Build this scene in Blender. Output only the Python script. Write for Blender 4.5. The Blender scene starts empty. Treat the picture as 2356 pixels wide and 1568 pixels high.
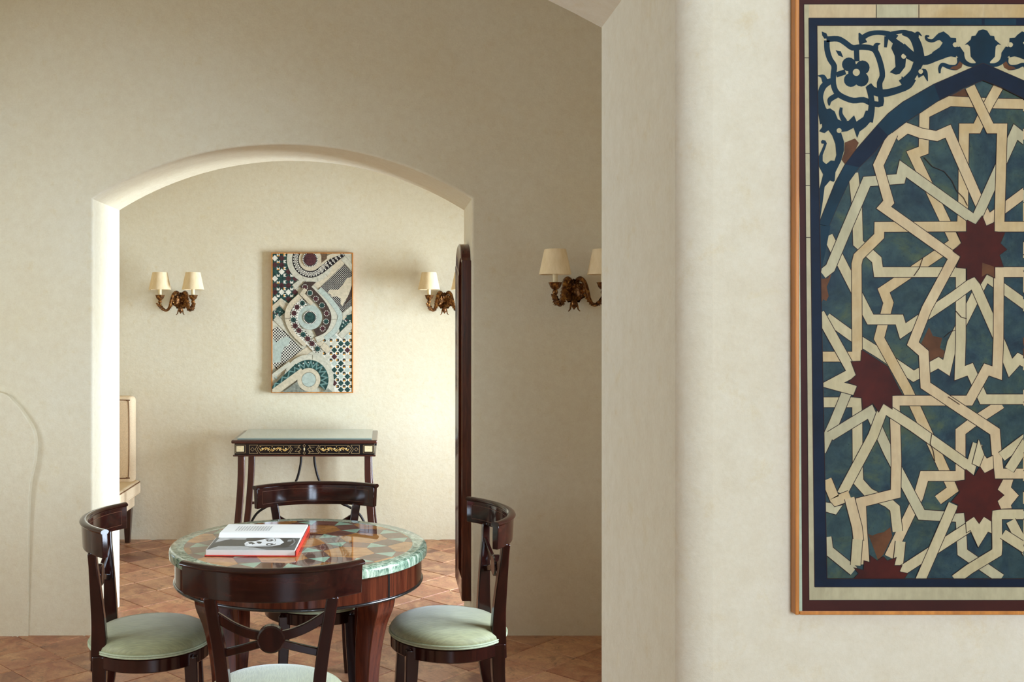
import bpy, bmesh, math, random
from math import sin, cos, pi, radians, sqrt
from mathutils import Vector, Matrix
from mathutils.geometry import tessellate_polygon

random.seed(7)
SC = bpy.context.scene
COL = SC.collection

# ------------------------------------------------------------------ camera
cam_d = bpy.data.cameras.new('camera')
cam = bpy.data.objects.new('camera', cam_d)
COL.objects.link(cam)
cam.location = (0, 0, 1.62)
cam.rotation_euler = (pi / 2, 0, 0)
cam_d.sensor_fit = 'HORIZONTAL'
cam_d.sensor_width = 36.0
cam_d.lens = 36.0 * 2340 / 2356
cam_d.shift_x = 288 / 2356
cam_d.shift_y = -44 / 2356
cam_d.clip_start = 0.05
SC.camera = cam

# ------------------------------------------------------------------ world, daylight, exposure
world = bpy.data.worlds.new('sky')
SC.world = world
world.use_nodes = True
bgn = world.node_tree.nodes['Background']
bgn.inputs[0].default_value = (0.75, 0.87, 1.0, 1)
bgn.inputs[1].default_value = 1.0


def window_light(name, loc, rot, w, h, watts, col):
    """Daylight entering a window opening (a rectangle w wide, h high, just outside the wall)."""
    d = bpy.data.lights.new(name, 'AREA')
    d.shape = 'RECTANGLE'
    d.size, d.size_y = w, h
    d.energy = watts
    d.color = col
    o = bpy.data.objects.new(name, d)
    COL.objects.link(o)
    o.location = loc
    o.rotation_euler = rot
    return o


def side_light(name, win, out, watts, turn):
    x, y0, y1, z0, z1 = win
    return window_light(name, (x + out, (y0 + y1) / 2, (z0 + z1) / 2), (0, radians(turn), 0), z1 - z0, y1 - y0, watts, DAY)


DAY = (0.81, 1.0, 1.24)
# windows in the side walls: (x of inner wall face, y0, y1, z0, z1)
WIN_MID = (2.10, 2.90, 4.10, 0.90, 2.30)
WIN_LEFT = (-3.10, 2.40, 3.80, 1.15, 2.35)
WIN_FAR = (2.35, 5.92, 6.72, 0.10, 2.05)
# window in the wall behind the viewer: (x0, x1, z0, z1), inner face at y = -2.5
WIN_NEAR = (0.35, 1.75, 1.30, 2.85)
window_light('daylight_near', (1.05, -2.72, 2.075), (radians(90), 0, 0), 1.40, 1.55, 142, DAY)
side_light('daylight_middle', WIN_MID, .30, 57, 75).data.spread = radians(84)   # deep-set window
side_light('daylight_left', WIN_LEFT, -.30, 58, -90)
side_light('daylight_far', WIN_FAR, .30, 132, 91).data.spread = radians(92)   # deep-set window

SC.view_settings.view_transform = 'Standard'
SC.view_settings.look = 'None'
SC.view_settings.gamma = 1.0
SC.view_settings.use_curve_mapping = False
SC.view_settings.exposure = 0.35
SC.cycles.use_denoising = True
SC.cycles.caustics_reflective = False
SC.cycles.caustics_refractive = False
SC.cycles.sample_clamp_indirect = 8.0
SC.cycles.diffuse_bounces = 10


# ------------------------------------------------------------------ colour and material helpers
def lin(c):
    r = []
    for v in c[:3]:
        v = v / 255.0
        r.append(v / 12.92 if v <= 0.04045 else ((v + 0.055) / 1.055) ** 2.4)
    return (*r, 1.0)


class NT:
    def __init__(self, name):
        self.m = bpy.data.materials.new(name)
        self.m.use_nodes = True
        self.t = self.m.node_tree
        self.b = self.t.nodes['Principled BSDF']

    def n(self, kind, **kw):
        nd = self.t.nodes.new(kind)
        for k, v in kw.items():
            if k in nd.inputs:
                nd.inputs[k].default_value = v
            else:
                setattr(nd, k, v)
        return nd

    def l(self, a, b):
        self.t.links.new(a, b)

    def coord(self, scale=(1, 1, 1), rot=(0, 0, 0), kind='Object'):
        c = self.n('ShaderNodeTexCoord')
        mp = self.n('ShaderNodeMapping')
        mp.inputs['Scale'].default_value = scale
        mp.inputs['Rotation'].default_value = rot
        self.l(c.outputs[kind], mp.inputs['Vector'])
        return mp.outputs[0]

    def noise(self, vec, scale, detail=4, rough=.55, dist=0):
        nd = self.n('ShaderNodeTexNoise')
        nd.inputs['Scale'].default_value = scale
        nd.inputs['Detail'].default_value = detail
        nd.inputs['Roughness'].default_value = rough
        nd.inputs['Distortion'].default_value = dist
        self.l(vec, nd.inputs['Vector'])
        return nd.outputs['Fac']

    def ramp(self, fac, stops, interp='LINEAR'):
        r = self.n('ShaderNodeValToRGB')
        r.color_ramp.interpolation = interp
        els = r.color_ramp.elements
        els[0].position, els[0].color = stops[0][0], stops[0][1]
        els[1].position, els[1].color = stops[-1][0], stops[-1][1]
        for p, c in stops[1:-1]:
            e = els.new(p)
            e.color = c
        self.l(fac, r.inputs[0])
        return r.outputs[0]

    def mix(self, fac, a, b, mode='MIX'):
        mx = self.n('ShaderNodeMix')
        mx.data_type = 'RGBA'
        mx.blend_type = mode
        for s, v in ((0, fac), (6, a), (7, b)):
            if isinstance(v, (int, float)):
                mx.inputs[s].default_value = v
            elif isinstance(v, tuple):
                mx.inputs[s].default_value = v
            else:
                self.l(v, mx.inputs[s])
        return mx.outputs[2]

    def bump(self, h, strength, dist=.01):
        b = self.n('ShaderNodeBump')
        b.inputs['Strength'].default_value = strength
        b.inputs['Distance'].default_value = dist
        self.l(h, b.inputs['Height'])
        self.l(b.outputs[0], self.b.inputs['Normal'])

    def set(self, color=None, rough=.5, metal=0, coat=0, spec=.5, sheen=0):
        if color is not None:
            if isinstance(color, tuple):
                self.b.inputs['Base Color'].default_value = color
            else:
                self.l(color, self.b.inputs['Base Color'])
        self.b.inputs['Roughness'].default_value = rough
        self.b.inputs['Metallic'].default_value = metal
        self.b.inputs['Coat Weight'].default_value = coat
        self.b.inputs['Coat Roughness'].default_value = .06
        self.b.inputs['Specular IOR Level'].default_value = spec
        self.b.inputs['Sheen Weight'].default_value = sheen
        return self.m


def g4(v):
    return (v, v, v, 1)


def plaster(name, base, warm, stretch=(1, 1, 1)):
    t = NT(name)
    v = t.coord(stretch)
    big = t.noise(v, 1.3, 3, .5)
    fine = t.noise(v, 26, 6, .7)
    spots = t.noise(v, 16, 8, .75, .3)
    c = t.mix(t.ramp(big, [(.3, g4(0)), (.72, g4(1))]), base, warm)
    c = t.mix(t.ramp(spots, [(.56, g4(0)), (.74, g4(.55))]), c, lin((204, 184, 140)))
    c = t.mix(.20, c, t.ramp(fine, [(.3, g4(.32)), (.7, g4(.68))]), 'OVERLAY')
    grit = t.noise(v, 120, 4, .7)
    c = t.mix(.13, c, t.ramp(grit, [(.3, g4(.32)), (.7, g4(.68))]), 'OVERLAY')
    h = t.mix(.5, fine, t.noise(v, 5, 4, .6))
    t.bump(h, .32, .012)
    return t.set(c, .92, spec=.2)


def wood(name, dark, light, rough=.22, coat=.6, axis='z', scale=1.0):
    t = NT(name)
    s = {'z': (14, 14, 1.2), 'x': (1.2, 14, 14), 'y': (14, 1.2, 14)}[axis]
    v = t.coord(tuple(a * scale for a in s))
    n1 = t.noise(v, 2.2, 6, .62, 1.2)
    n2 = t.noise(v, 9, 3, .5)
    c = t.ramp(n1, [(.3, lin(dark)), (.5, lin([(a + b) / 2 for a, b in zip(dark, light)])), (.72, lin(light))])
    c = t.mix(.25, c, t.ramp(n2, [(.3, g4(.2)), (.7, g4(.8))]), 'OVERLAY')
    return t.set(c, rough, coat=coat, spec=.5)


def plain(name, rgb, rough=.5, metal=0, coat=0, var=.1, scale=30, spec=.5):
    t = NT(name)
    n = t.noise(t.coord(), scale, 4, .6)
    lo = lin([v * (1 - var) for v in rgb])
    hi = lin([min(255, v * (1 + var)) for v in rgb])
    return t.set(t.ramp(n, [(.3, lo), (.7, hi)]), rough, metal, coat, spec)


PLASTER = plaster('plaster_cream', lin((213, 202, 176)), lin((210, 195, 163)))
PLASTER_NEAR = plaster('plaster_cream_near', lin((214, 205, 183)), lin((211, 199, 172)))
PLASTER_FAR = plaster('plaster_cream_far', lin((215, 205, 179)), lin((212, 198, 166)))
CEIL = plaster('plaster_ceiling', lin((212, 204, 188)), lin((210, 200, 180)))
MAHOG = wood('mahogany_dark', (24, 9, 8), (52, 20, 14), .13, 0)
MAHOG_X = wood('mahogany_dark_rail', (24, 9, 8), (54, 21, 14), .11, 0, axis='x')
WALNUT = wood('walnut_red', (50, 19, 11), (96, 44, 25), .12, 0)
WALNUT_X = wood('walnut_red_rail', (50, 19, 11), (96, 44, 25), .12, 0, axis='x')
EBONY = plain('ebonised_wood', (20, 14, 13), .22, coat=.5, var=.25)
DESKW = wood('desk_mahogany', (42, 18, 12), (80, 38, 24), .28, .4)
DESKW_X = wood('desk_mahogany_top', (46, 20, 13), (86, 42, 27), .26, .4, axis='x')
IRON = plain('wrought_iron', (34, 30, 29), .5, .6, var=.2)
CREAMF = plain('cream_linen', (222, 196, 158), .9, var=.05, scale=160)
IVORY = plain('ivory', (222, 205, 160), .5, var=.1, scale=120)
BRASSLINE = plain('inlay_line', (160, 134, 92), .4, var=.15, scale=200)
GOLDI = plain('inlay_gold', (200, 160, 88), .4, var=.3, scale=220)
FRAMEG = wood('frame_gilt_oak', (168, 100, 30), (204, 132, 52), .45, .1)
SHADE = None


def green_fabric():
    t = NT('sage_silk')
    v = t.coord((1, 1, 1), (0, 0, .5))
    st = t.coord((220, 26, 60), (0, 0, .5))
    n = t.noise(v, 3.5, 3, .5)
    f = t.noise(st, 1.0, 3, .6)
    c = t.ramp(n, [(.3, lin((138, 136, 96))), (.7, lin((160, 157, 116)))])
    c = t.mix(.45, c, t.ramp(f, [(.3, g4(.30)), (.7, g4(.70))]), 'OVERLAY')
    t.bump(f, .35, .003)
    return t.set(c, .62, spec=.4, sheen=.35)


FABRIC = green_fabric()
PIPING = plain('sage_piping', (166, 172, 138), .6, var=.06, scale=90)


def shade_mat():
    t = NT('lampshade_parchment')
    n = t.noise(t.coord((1, 1, .3)), 60, 3, .6)
    c = t.ramp(n, [(.3, lin((222, 196, 150))), (.7, lin((232, 208, 166)))])
    t.b.inputs['Subsurface Weight'].default_value = 0
    return t.set(c, .85, spec=.2)


SHADE = shade_mat()
CANDLE = plain('candle_sleeve', (226, 206, 158), .6, var=.05)


def gilt():
    t = NT('aged_gilt_bronze')
    n = t.noise(t.coord(), 55, 5, .65)
    c = t.ramp(n, [(.35, lin((58, 34, 18))), (.52, lin((120, 76, 36))), (.72, lin((196, 142, 70)))])
    return t.set(c, .38, .75)


GILT = gilt()


def terracotta():
    t = NT('terracotta')
    oi = t.n('ShaderNodeObjectInfo')
    ge = t.n('ShaderNodeNewGeometry')
    ad = t.n('ShaderNodeMath')
    ad.operation = 'ADD'
    t.l(oi.outputs['Random'], ad.inputs[0])
    t.l(ge.outputs['Random Per Island'], ad.inputs[1])
    fr = t.n('ShaderNodeMath')
    fr.operation = 'FRACT'
    t.l(ad.outputs[0], fr.inputs[0])
    r = fr.outputs[0]
    tc = t.n('ShaderNodeTexCoord')
    sep = t.n('ShaderNodeVectorMath')
    sep.operation = 'ADD'
    cmb = t.n('ShaderNodeCombineXYZ')
    ml = t.n('ShaderNodeMath')
    ml.operation = 'MULTIPLY'
    ml.inputs[1].default_value = 57
    t.l(r, ml.inputs[0])
    t.l(ml.outputs[0], cmb.inputs[0])
    t.l(ml.outputs[0], cmb.inputs[2])
    t.l(tc.outputs['Object'], sep.inputs[0])
    t.l(cmb.outputs[0], sep.inputs[1])
    v = sep.outputs[0]
    base = t.ramp(r, [(0, lin((128, 76, 54))), (.2, lin((166, 108, 78))), (.4, lin((138, 94, 70))), (.6, lin((182, 130, 96))), (.8, lin((150, 92, 64))), (1, lin((118, 78, 62)))])
    n1 = t.noise(v, 7, 5, .65, .5)
    n2 = t.noise(v, 90, 3, .6)
    n3 = t.noise(v, 14, 6, .7, 1)
    c = t.mix(t.ramp(n1, [(.42, g4(0)), (.72, g4(.75))]), base, lin((205, 158, 112)))
    c = t.mix(t.ramp(n3, [(.52, g4(0)), (.72, g4(.75))]), c, lin((84, 58, 46)))
    c = t.mix(.3, c, t.ramp(n2, [(.3, g4(.25)), (.7, g4(.75))]), 'OVERLAY')
    t.bump(t.mix(.5, n2, n1), .3, .004)
    return t.set(c, .42, spec=.45)


TERRA = terracotta()
GROUT = plain('grout', (84, 62, 50), .9, var=.2)


# ------------------------------------------------------------------ mesh helpers
class MB:
    def __init__(self):
        self.v, self.f, self.mi = [], [], []

    def add(self, vs, fs, mi=0):
        o = len(self.v)
        self.v += [tuple(p) for p in vs]
        self.f += [tuple(i + o for i in f) for f in fs]
        self.mi += [mi] * len(fs)
        return self

    def box(self, x0, x1, y0, y1, z0, z1, mi=0):
        vs = [(x, y, z) for z in (z0, z1) for y in (y0, y1) for x in (x0, x1)]
        return self.add(vs, [(0, 2, 3, 1), (4, 5, 7, 6), (0, 1, 5, 4), (2, 6, 7, 3), (0, 4, 6, 2), (1, 3, 7, 5)], mi)

    def prism(self, pts, a, b, axis='y', mi=0):
        """2D outline extruded along an axis; pts are (u, v)."""
        def P(u, v, w):
            return {'y': (u, w, v), 'x': (w, u, v), 'z': (u, v, w)}[axis]
        n = len(pts)
        vs = [P(u, v, a) for u, v in pts] + [P(u, v, b) for u, v in pts]
        fs = [(i, (i + 1) % n, n + (i + 1) % n, n + i) for i in range(n)]
        tris = tessellate_polygon([[Vector((u, v, 0)) for u, v in pts]])
        for tr in tris:
            fs.append(tuple(tr))
            fs.append(tuple(n + k for k in reversed(tr)))
        return self.add(vs, fs, mi)

    def ngon_prism(self, pts, a, b, axis='y'):
        def P(u, v, w):
            return {'y': (u, w, v), 'x': (w, u, v), 'z': (u, v, w)}[axis]
        n = len(pts)
        vs = [P(u, v, a) for u, v in pts] + [P(u, v, b) for u, v in pts]
        fs = [(i, (i + 1) % n, n + (i + 1) % n, n + i) for i in range(n)]
        fs += [tuple(range(n)), tuple(reversed(range(n, 2 * n)))]
        return self.add(vs, fs)

    def lathe(self, prof, seg=32, c=(0, 0, 0), close=True, squash=None, mi=0):
        vs, fs = [], []
        for r, z in prof:
            for k in range(seg):
                a = 2 * pi * k / seg
                q = r if squash is None else squash(r, a)
                vs.append((c[0] + q * cos(a), c[1] + q * sin(a), c[2] + z))
        for i in range(len(prof) - 1):
            for k in range(seg):
                k2 = (k + 1) % seg
                fs.append((i * seg + k, i * seg + k2, (i + 1) * seg + k2, (i + 1) * seg + k))
        if close:
            fs.append(tuple(reversed(range(seg))))
            fs.append(tuple(range((len(prof) - 1) * seg, len(prof) * seg)))
        return self.add(vs, fs, mi)

    def sweep(self, path, secs, up=(0, 0, 1), caps=True, closed=False, mi=0):
        """Sweep 2D sections (list of (a,b), one per path point or a single one) along path."""
        path = [Vector(p) for p in path]
        n = len(path)
        if not isinstance(secs[0][0], (tuple, list)):
            secs = [secs] * n
        m = len(secs[0])
        vs = []
        upv = Vector(up)
        for i, p in enumerate(path):
            if closed:
                t = path[(i + 1) % n] - path[i - 1]
            else:
                t = path[min(i + 1, n - 1)] - path[max(i - 1, 0)]
            t.normalize()
            s = t.cross(upv)
            if s.length < 1e-4:
                s = t.cross(Vector((0, 1, 0)))
            s.normalize()
            u = s.cross(t)
            for a, b in secs[i]:
                vs.append(p + s * a + u * b)
        fs = []
        for i in range(n if closed else n - 1):
            j = (i + 1) % n
            for k in range(m):
                k2 = (k + 1) % m
                fs.append((i * m + k, i * m + k2, j * m + k2, j * m + k))
        if caps and not closed:
            fs.append(tuple(reversed(range(m))))
            fs.append(tuple(range((n - 1) * m, n * m)))
        return self.add(vs, fs, mi)

    def tube(self, path, r, seg=10, up=(0, 0, 1), closed=False, mi=0):
        rs = r if isinstance(r, (list, tuple)) else [r] * len(path)
        secs = [[(q * cos(2 * pi * k / seg), q * sin(2 * pi * k / seg)) for k in range(seg)] for q in rs]
        return self.sweep(path, secs, up, True, closed, mi)

    def bar(self, path, w, h, up=(0, 0, 1)):
        ws = w if isinstance(w, (list, tuple)) else [w] * len(path)
        hs = h if isinstance(h, (list, tuple)) else [h] * len(path)
        secs = [[(-a / 2, -b / 2), (a / 2, -b / 2), (a / 2, b / 2), (-a / 2, b / 2)] for a, b in zip(ws, hs)]
        return self.sweep(path, secs, up)

    def obj(self, name, mat, parent=None, smooth=35, bevel=0, seg=2, loc=None, bevel_edges=None):
        me = bpy.data.meshes.new(name)
        me.from_pydata(self.v, [], self.f)
        mats = mat if isinstance(mat, (list, tuple)) else [mat]
        for m in mats:
            me.materials.append(m)
        if len(mats) > 1:
            me.polygons.foreach_set('material_index', self.mi)
        bm = bmesh.new()
        bm.from_mesh(me)
        bmesh.ops.recalc_face_normals(bm, faces=bm.faces)
        bm.to_mesh(me)
        bm.free()
        if smooth:
            me.polygons.foreach_set('use_smooth', [True] * len(me.polygons))
            me.set_sharp_from_angle(angle=radians(smooth))
        o = bpy.data.objects.new(name, me)
        COL.objects.link(o)
        if parent:
            o.parent = parent
        if loc:
            o.location = loc
        if bevel and bevel_edges:
            at = me.attributes.new('bevel_weight_edge', 'FLOAT', 'EDGE')
            for e in me.edges:
                at.data[e.index].value = bevel_edges(*(me.vertices[i].co for i in e.vertices))
        if bevel:
            b = o.modifiers.new('bevel', 'BEVEL')
            b.width = bevel
            b.segments = seg
            b.limit_method = 'WEIGHT' if bevel_edges else 'ANGLE'
            b.angle_limit = radians(40)
            b.harden_normals = False
        return o


def tag(o, label, cat, group=None, kind=None):
    o['label'] = label
    o['category'] = cat
    if group:
        o['group'] = group
    if kind:
        o['kind'] = kind
    return o


def thing(name, label, cat, loc=(0, 0, 0), rz=0, group=None):
    o = bpy.data.objects.new(name, None)
    o.empty_display_size = .1
    COL.objects.link(o)
    o.location = loc
    o.rotation_euler = (0, 0, rz)
    return tag(o, label, cat, group)


def copy_tree(o, parent=None):
    c = o.copy()
    COL.objects.link(c)
    c.parent = parent
    for ch in list(o.children):
        copy_tree(ch, c)
    return c


def spline(pts, n=8):
    """Catmull-Rom through points (any dimension)."""
    P = [Vector(p) for p in pts]
    P = [P[0] * 2 - P[1]] + P + [P[-1] * 2 - P[-2]]
    out = []
    for i in range(1, len(P) - 2):
        p0, p1, p2, p3 = P[i - 1:i + 3]
        for k in range(n):
            t = k / n
            out.append(.5 * ((2 * p1) + (p2 - p0) * t + (2 * p0 - 5 * p1 + 4 * p2 - p3) * t * t + (3 * p1 - p0 - 3 * p2 + p3) * t ** 3))
    out.append(P[-2])
    return out


# flat painting / marquetry helper: 2D polygons stacked in hair-thin layers on one plane
def clip(poly, axis, lim, keep_less):
    out = []
    n = len(poly)
    for i in range(n):
        a, b = poly[i], poly[(i + 1) % n]
        ia = (a[axis] <= lim) == keep_less
        ib = (b[axis] <= lim) == keep_less
        if ia:
            out.append(a)
        if ia != ib:
            t = (lim - a[axis]) / (b[axis] - a[axis])
            out.append((a[0] + (b[0] - a[0]) * t, a[1] + (b[1] - a[1]) * t))
    return out


class Paint:
    def __init__(self, to3d, step=.00004):
        self.f3 = to3d          # (u, v, lift) -> xyz
        self.step = step
        self.lift = 0.0
        self.mb = MB()
        self.mats = []
        self.cut = None         # u limit: mirrored copy continues beyond it
        self.axis = None        # mirror axis
        self.box = None         # (u0,u1,v0,v1) clip

    def mi(self, mat):
        if mat not in self.mats:
            self.mats.append(mat)
        return self.mats.index(mat)

    def _emit(self, p, mat):
        if self.box:
            for ax, lo, hi in ((0, self.box[0], self.box[1]), (1, self.box[2], self.box[3])):
                if p:
                    p = clip(p, ax, hi, True)
                if p:
                    p = clip(p, ax, lo, False)
        if len(p) < 3:
            return
        q = [p[0]]
        for a in p[1:]:
            if abs(a[0] - q[-1][0]) + abs(a[1] - q[-1][1]) > 1e-6:
                q.append(a)
        if len(q) < 3:
            return
        tris = tessellate_polygon([[Vector((a, b, 0)) for a, b in q]])
        self.mb.add([self.f3(a, b, self.lift) for a, b in q], [tuple(t) for t in tris], self.mi(mat))

    def poly(self, p, mat, up=True):
        if up:
            self.lift += self.step
        p = [(float(a), float(b)) for a, b in p]
        if self.cut is None:
            self._emit(p, mat)
        else:
            self._emit(clip(p, 0, self.cut, True), mat)
            m = 2 * self.axis - self.cut
            q = clip(p, 0, m, True)
            if q:
                self._emit([(2 * self.axis - a, b) for a, b in q], mat)

    def strip(self, pts, w, mat, edge=None, ew=0):
        """Mitred band along a polyline; edge = outline material drawn just beneath."""
        ws = w if isinstance(w, (list, tuple)) else [w] * len(pts)
        P = [Vector((a, b)) for a, b in pts]

        def sides(extra):
            L, R = [], []
            for i, p in enumerate(P):
                d1 = (P[i] - P[i - 1]).normalized() if i else None
                d2 = (P[i + 1] - P[i]).normalized() if i < len(P) - 1 else None
                d1 = d1 or d2
                d2 = d2 or d1
                n1, n2 = Vector((-d1.y, d1.x)), Vector((-d2.y, d2.x))
                m = n1 + n2
                m = m.normalized() if m.length > 1e-3 else n1
                k = 1 / max(.38, m.dot(n1))
                h = (ws[i] / 2 + extra) * k
                L.append(p + m * h)
                R.append(p - m * h)
            return L, R
        for mt, ex in ((edge, ew), (mat, 0)):
            if mt is None:
                continue
            self.lift += self.step
            L, R = sides(ex)
            for i in range(len(P) - 1):
                self.poly([L[i], L[i + 1], R[i + 1], R[i]], mt, up=False)

    def disc(self, c, r, mat, seg=28, a0=0, a1=None):
        a1 = a0 + 2 * pi if a1 is None else a1
        self.poly([(c[0] + r * cos(a0 + (a1 - a0) * k / seg), c[1] + r * sin(a0 + (a1 - a0) * k / seg)) for k in range(seg)], mat)

    def ring(self, c, r0, r1, mat, a0=0, a1=2 * pi, seg=40):
        self.lift += self.step
        for k in range(seg):
            b0, b1 = a0 + (a1 - a0) * k / seg, a0 + (a1 - a0) * (k + 1) / seg
            self.poly([(c[0] + r * cos(b), c[1] + r * sin(b)) for r, b in ((r0, b0), (r1, b0), (r1, b1), (r0, b1))], mat, up=False)

    def obj(self, name, parent):
        o = self.mb.obj(name, self.mats, parent, smooth=0)
        return o

# ================================================================== THE SETTING
def arch_outline(x0, x1, jl, jr, spring, rise, top, n=36):
    hs = (jr - jl) / 2
    R = (hs * hs + rise * rise) / (2 * rise)
    cx, cz = (jl + jr) / 2, spring + rise - R
    a = math.asin(hs / R)
    arc = [(cx + R * sin(-a + 2 * a * k / n), cz + R * cos(-a + 2 * a * k / n)) for k in range(n + 1)]
    return [(x0, -.05), (jl, -.05)] + arc + [(jr, -.05), (x1, -.05), (x1, top), (x0, top)]


def struct(o, label, cat):
    return tag(o, label, cat, kind='structure')


def arch_wall(name, y0, y1, outline, mat, bev, label):
    mb = MB().ngon_prism(outline, y0, y1, 'y')
    jl, jr = outline[1][0], outline[-4][0]

    def wt(p, q):
        if abs(p.y - q.y) > 1e-6 or not (jl - .01 <= p.x <= jr + .01 and jl - .01 <= q.x <= jr + .01) or max(p.z, q.z) > 3:
            return 0.0
        if abs(p.z - q.z) < 1e-6 and p.z < 0:
            return 0.0
        return 1.0 if p.y < (y0 + y1) / 2 else .25
    o = mb.obj(name, mat, None, smooth=30, bevel=bev, seg=5, bevel_edges=wt)
    return struct(o, label, 'wall')


arch_wall('wall_near', 1.55, 2.15, arch_outline(-2.9, 2.6, -1.75, .452, 2.239, .281, 3.7), PLASTER_NEAR, .045,
          'cream plaster wall carrying the large star lattice painting, with a wide arched opening')
wall_arch = arch_wall('wall_arch', 5.258, 5.80, arch_outline(-3.1, 2.6, -1.524, .44, 2.256, .281, 3.7), PLASTER, .012,
                      'cream plaster wall with a low arched doorway behind the round table')
struct(MB().box(-3.1, 2.6, 7.58, 7.75, -.05, 3.7).obj('wall_back', PLASTER_FAR, None, 0),
       'pale plaster back wall of the far room behind the inlaid desk', 'wall')


def side_wall_window(name, x0, x1, y0, y1, top, win, mat, label):
    _, a, b, c, d = win
    mb = MB()
    mb.box(x0, x1, y0, a, -.05, top).box(x0, x1, b, y1, -.05, top)
    mb.box(x0, x1, a, b, -.05, c).box(x0, x1, a, b, d, top)
    return struct(mb.obj(name, mat, None, 0), label, 'wall')


struct(MB().box(2.30, 2.55, -2.5, 1.56, -.05, 3.7).obj('wall_right_near', PLASTER_NEAR, None, 0), 'cream side wall of the near room beside the large painting', 'wall')
side_wall_window('wall_right_middle', 2.10, 2.35, 2.14, 5.27, 3.7, WIN_MID, PLASTER, 'cream side wall with a window beside the round table')
side_wall_window('wall_right_far', 2.35, 2.60, 5.79, 7.60, 3.7, WIN_FAR, PLASTER_FAR, 'pale side wall with a tall window lighting the far room')
side_wall_window('wall_left_middle', -3.35, -3.10, 2.14, 5.27, 3.7, WIN_LEFT, PLASTER, 'cream side wall of the table room with a window')
for nm, x, y0, y1, m, lb in (('wall_left_near', -2.75, -2.5, 1.56, PLASTER_NEAR, 'cream side wall of the near room'),
                             ('wall_left_far', -3.1, 5.79, 7.60, PLASTER_FAR, 'pale side wall of the far room past the settee')):
    struct(MB().box(x - .15, x, y0, y1, -.05, 3.7).obj(nm, m, None, 0), lb, 'wall')
_a, _b, _c, _d = WIN_NEAR
mb = MB().box(-2.9, _a, -2.68, -2.5, -.05, 3.7).box(_b, 2.55, -2.68, -2.5, -.05, 3.7).box(_a, _b, -2.68, -2.5, -.05, _c).box(_a, _b, -2.68, -2.5, _d, 3.7)
struct(mb.obj('wall_front', PLASTER_NEAR, None, 0), 'cream wall of the near room opposite the painting, with a window', 'wall')
struct(MB().box(-3.3, 2.7, -2.7, 7.8, 3.55, 3.75).obj('ceiling', CEIL, None, 0), 'white plaster ceiling over the arched rooms', 'ceiling')


def window_unit(name, loc, rz, w, h, label):
    root = thing(name, label, 'window', loc, rz)
    root['kind'] = 'structure'
    for nm, box in (('frame_side', (-.03, .03, -w / 2, -w / 2 + .06, 0, h)), ('frame_side', (-.03, .03, w / 2 - .06, w / 2, 0, h)),
                    ('frame_top', (-.03, .03, -w / 2 + .06, w / 2 - .06, h - .06, h)), ('frame_bottom', (-.03, .03, -w / 2 + .06, w / 2 - .06, 0, .06)),
                    ('mullion', (-.025, .025, -.035, .035, .06, h - .06)),
                    ('glazing_bar', (-.015, .015, -w / 2 + .06, w / 2 - .06, h * .36, h * .36 + .025)),
                    ('glazing_bar', (-.015, .015, -w / 2 + .06, w / 2 - .06, h * .68, h * .68 + .025))):
        MB().box(*box).obj(nm, WINWOOD, root, 0)
    return root


def side_window(name, win, depth, label):
    x, a, b, c, d = win
    return window_unit(name, (x + depth, (a + b) / 2, c), 0, b - a, d - c, label)


WINWOOD = plain('window_paint', (226, 222, 210), .5, var=.03)
window_unit('window_1', ((_a + _b) / 2, -2.60, _c), pi / 2, _b - _a, _d - _c, 'white wooden window in the wall opposite the painting')
side_window('window_2', WIN_MID, .15, 'white wooden window beside the round table')
side_window('window_3', WIN_FAR, .15, 'white wooden window of the far room')
side_window('window_4', WIN_LEFT, -.12, 'white wooden window lighting the table room from the side')

# raised plaster patch with a rounded shoulder on the arch wall
sh = spline([(-2.75, .95), (-2.60, 1.17), (-2.30, 1.285), (-2.00, 1.262), (-1.91, 1.205), (-1.842, 1.115), (-1.812, 1.055),
             (-1.803, .99), (-1.810, .90), (-1.832, .79), (-1.842, .63), (-1.846, .40), (-1.848, .15), (-1.852, -.04)], 5)
out = [(p[0], p[1]) for p in sh] + [(-2.75, -.04)]
mb = MB()
n = len(out)


def thick(z):
    return .010 + .030 * min(1, max(0, (z - .1) / .8))


vs = [(u, 5.30, v) for u, v in out] + [(u, 5.258 - thick(v), v) for u, v in out]
fs = [(i, (i + 1) % n, n + (i + 1) % n, n + i) for i in range(n)]
for tr in tessellate_polygon([[Vector((u, v, 0)) for u, v in out]]):
    fs.append(tuple(n + k for k in tr))
mb.add(vs, fs)
o = mb.obj('plaster_patch', PLASTER, wall_arch, smooth=50, bevel=.006, seg=3)
o['label'] = 'raised rounded plaster patch at the wall foot'

# ------------------------------------------------------------------ floor: terracotta squares laid on the diagonal
floor = struct(MB().box(-3.3, 2.7, -2.7, 7.8, -.08, -.006).obj('floor', GROUT, None, 0), 'terracotta tile floor laid on the diagonal through the rooms', 'floor')
TS, GAP = .25, .004
d = TS / sqrt(2) * 2          # lattice step of X+Y and X-Y lines
tile = MB()
h = TS / 2 - GAP / 2
for z, q in ((-.02, h), (-.003, h), (0, h - .003)):
    tile.v += [(-q, -q, z), (q, -q, z), (q, q, z), (-q, q, z)]
for i in (0, 4):
    for k in range(4):
        tile.f.append((i + k, i + (k + 1) % 4, i + 4 + (k + 1) % 4, i + 4 + k))
tile.f.append((8, 9, 10, 11))
tile.mi = [0] * len(tile.f)
t_me = tile.obj('tile', TERRA, floor, 0)
tile_mesh = t_me.data
bpy.data.objects.remove(t_me)
rest = MB()
cells = []
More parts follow.
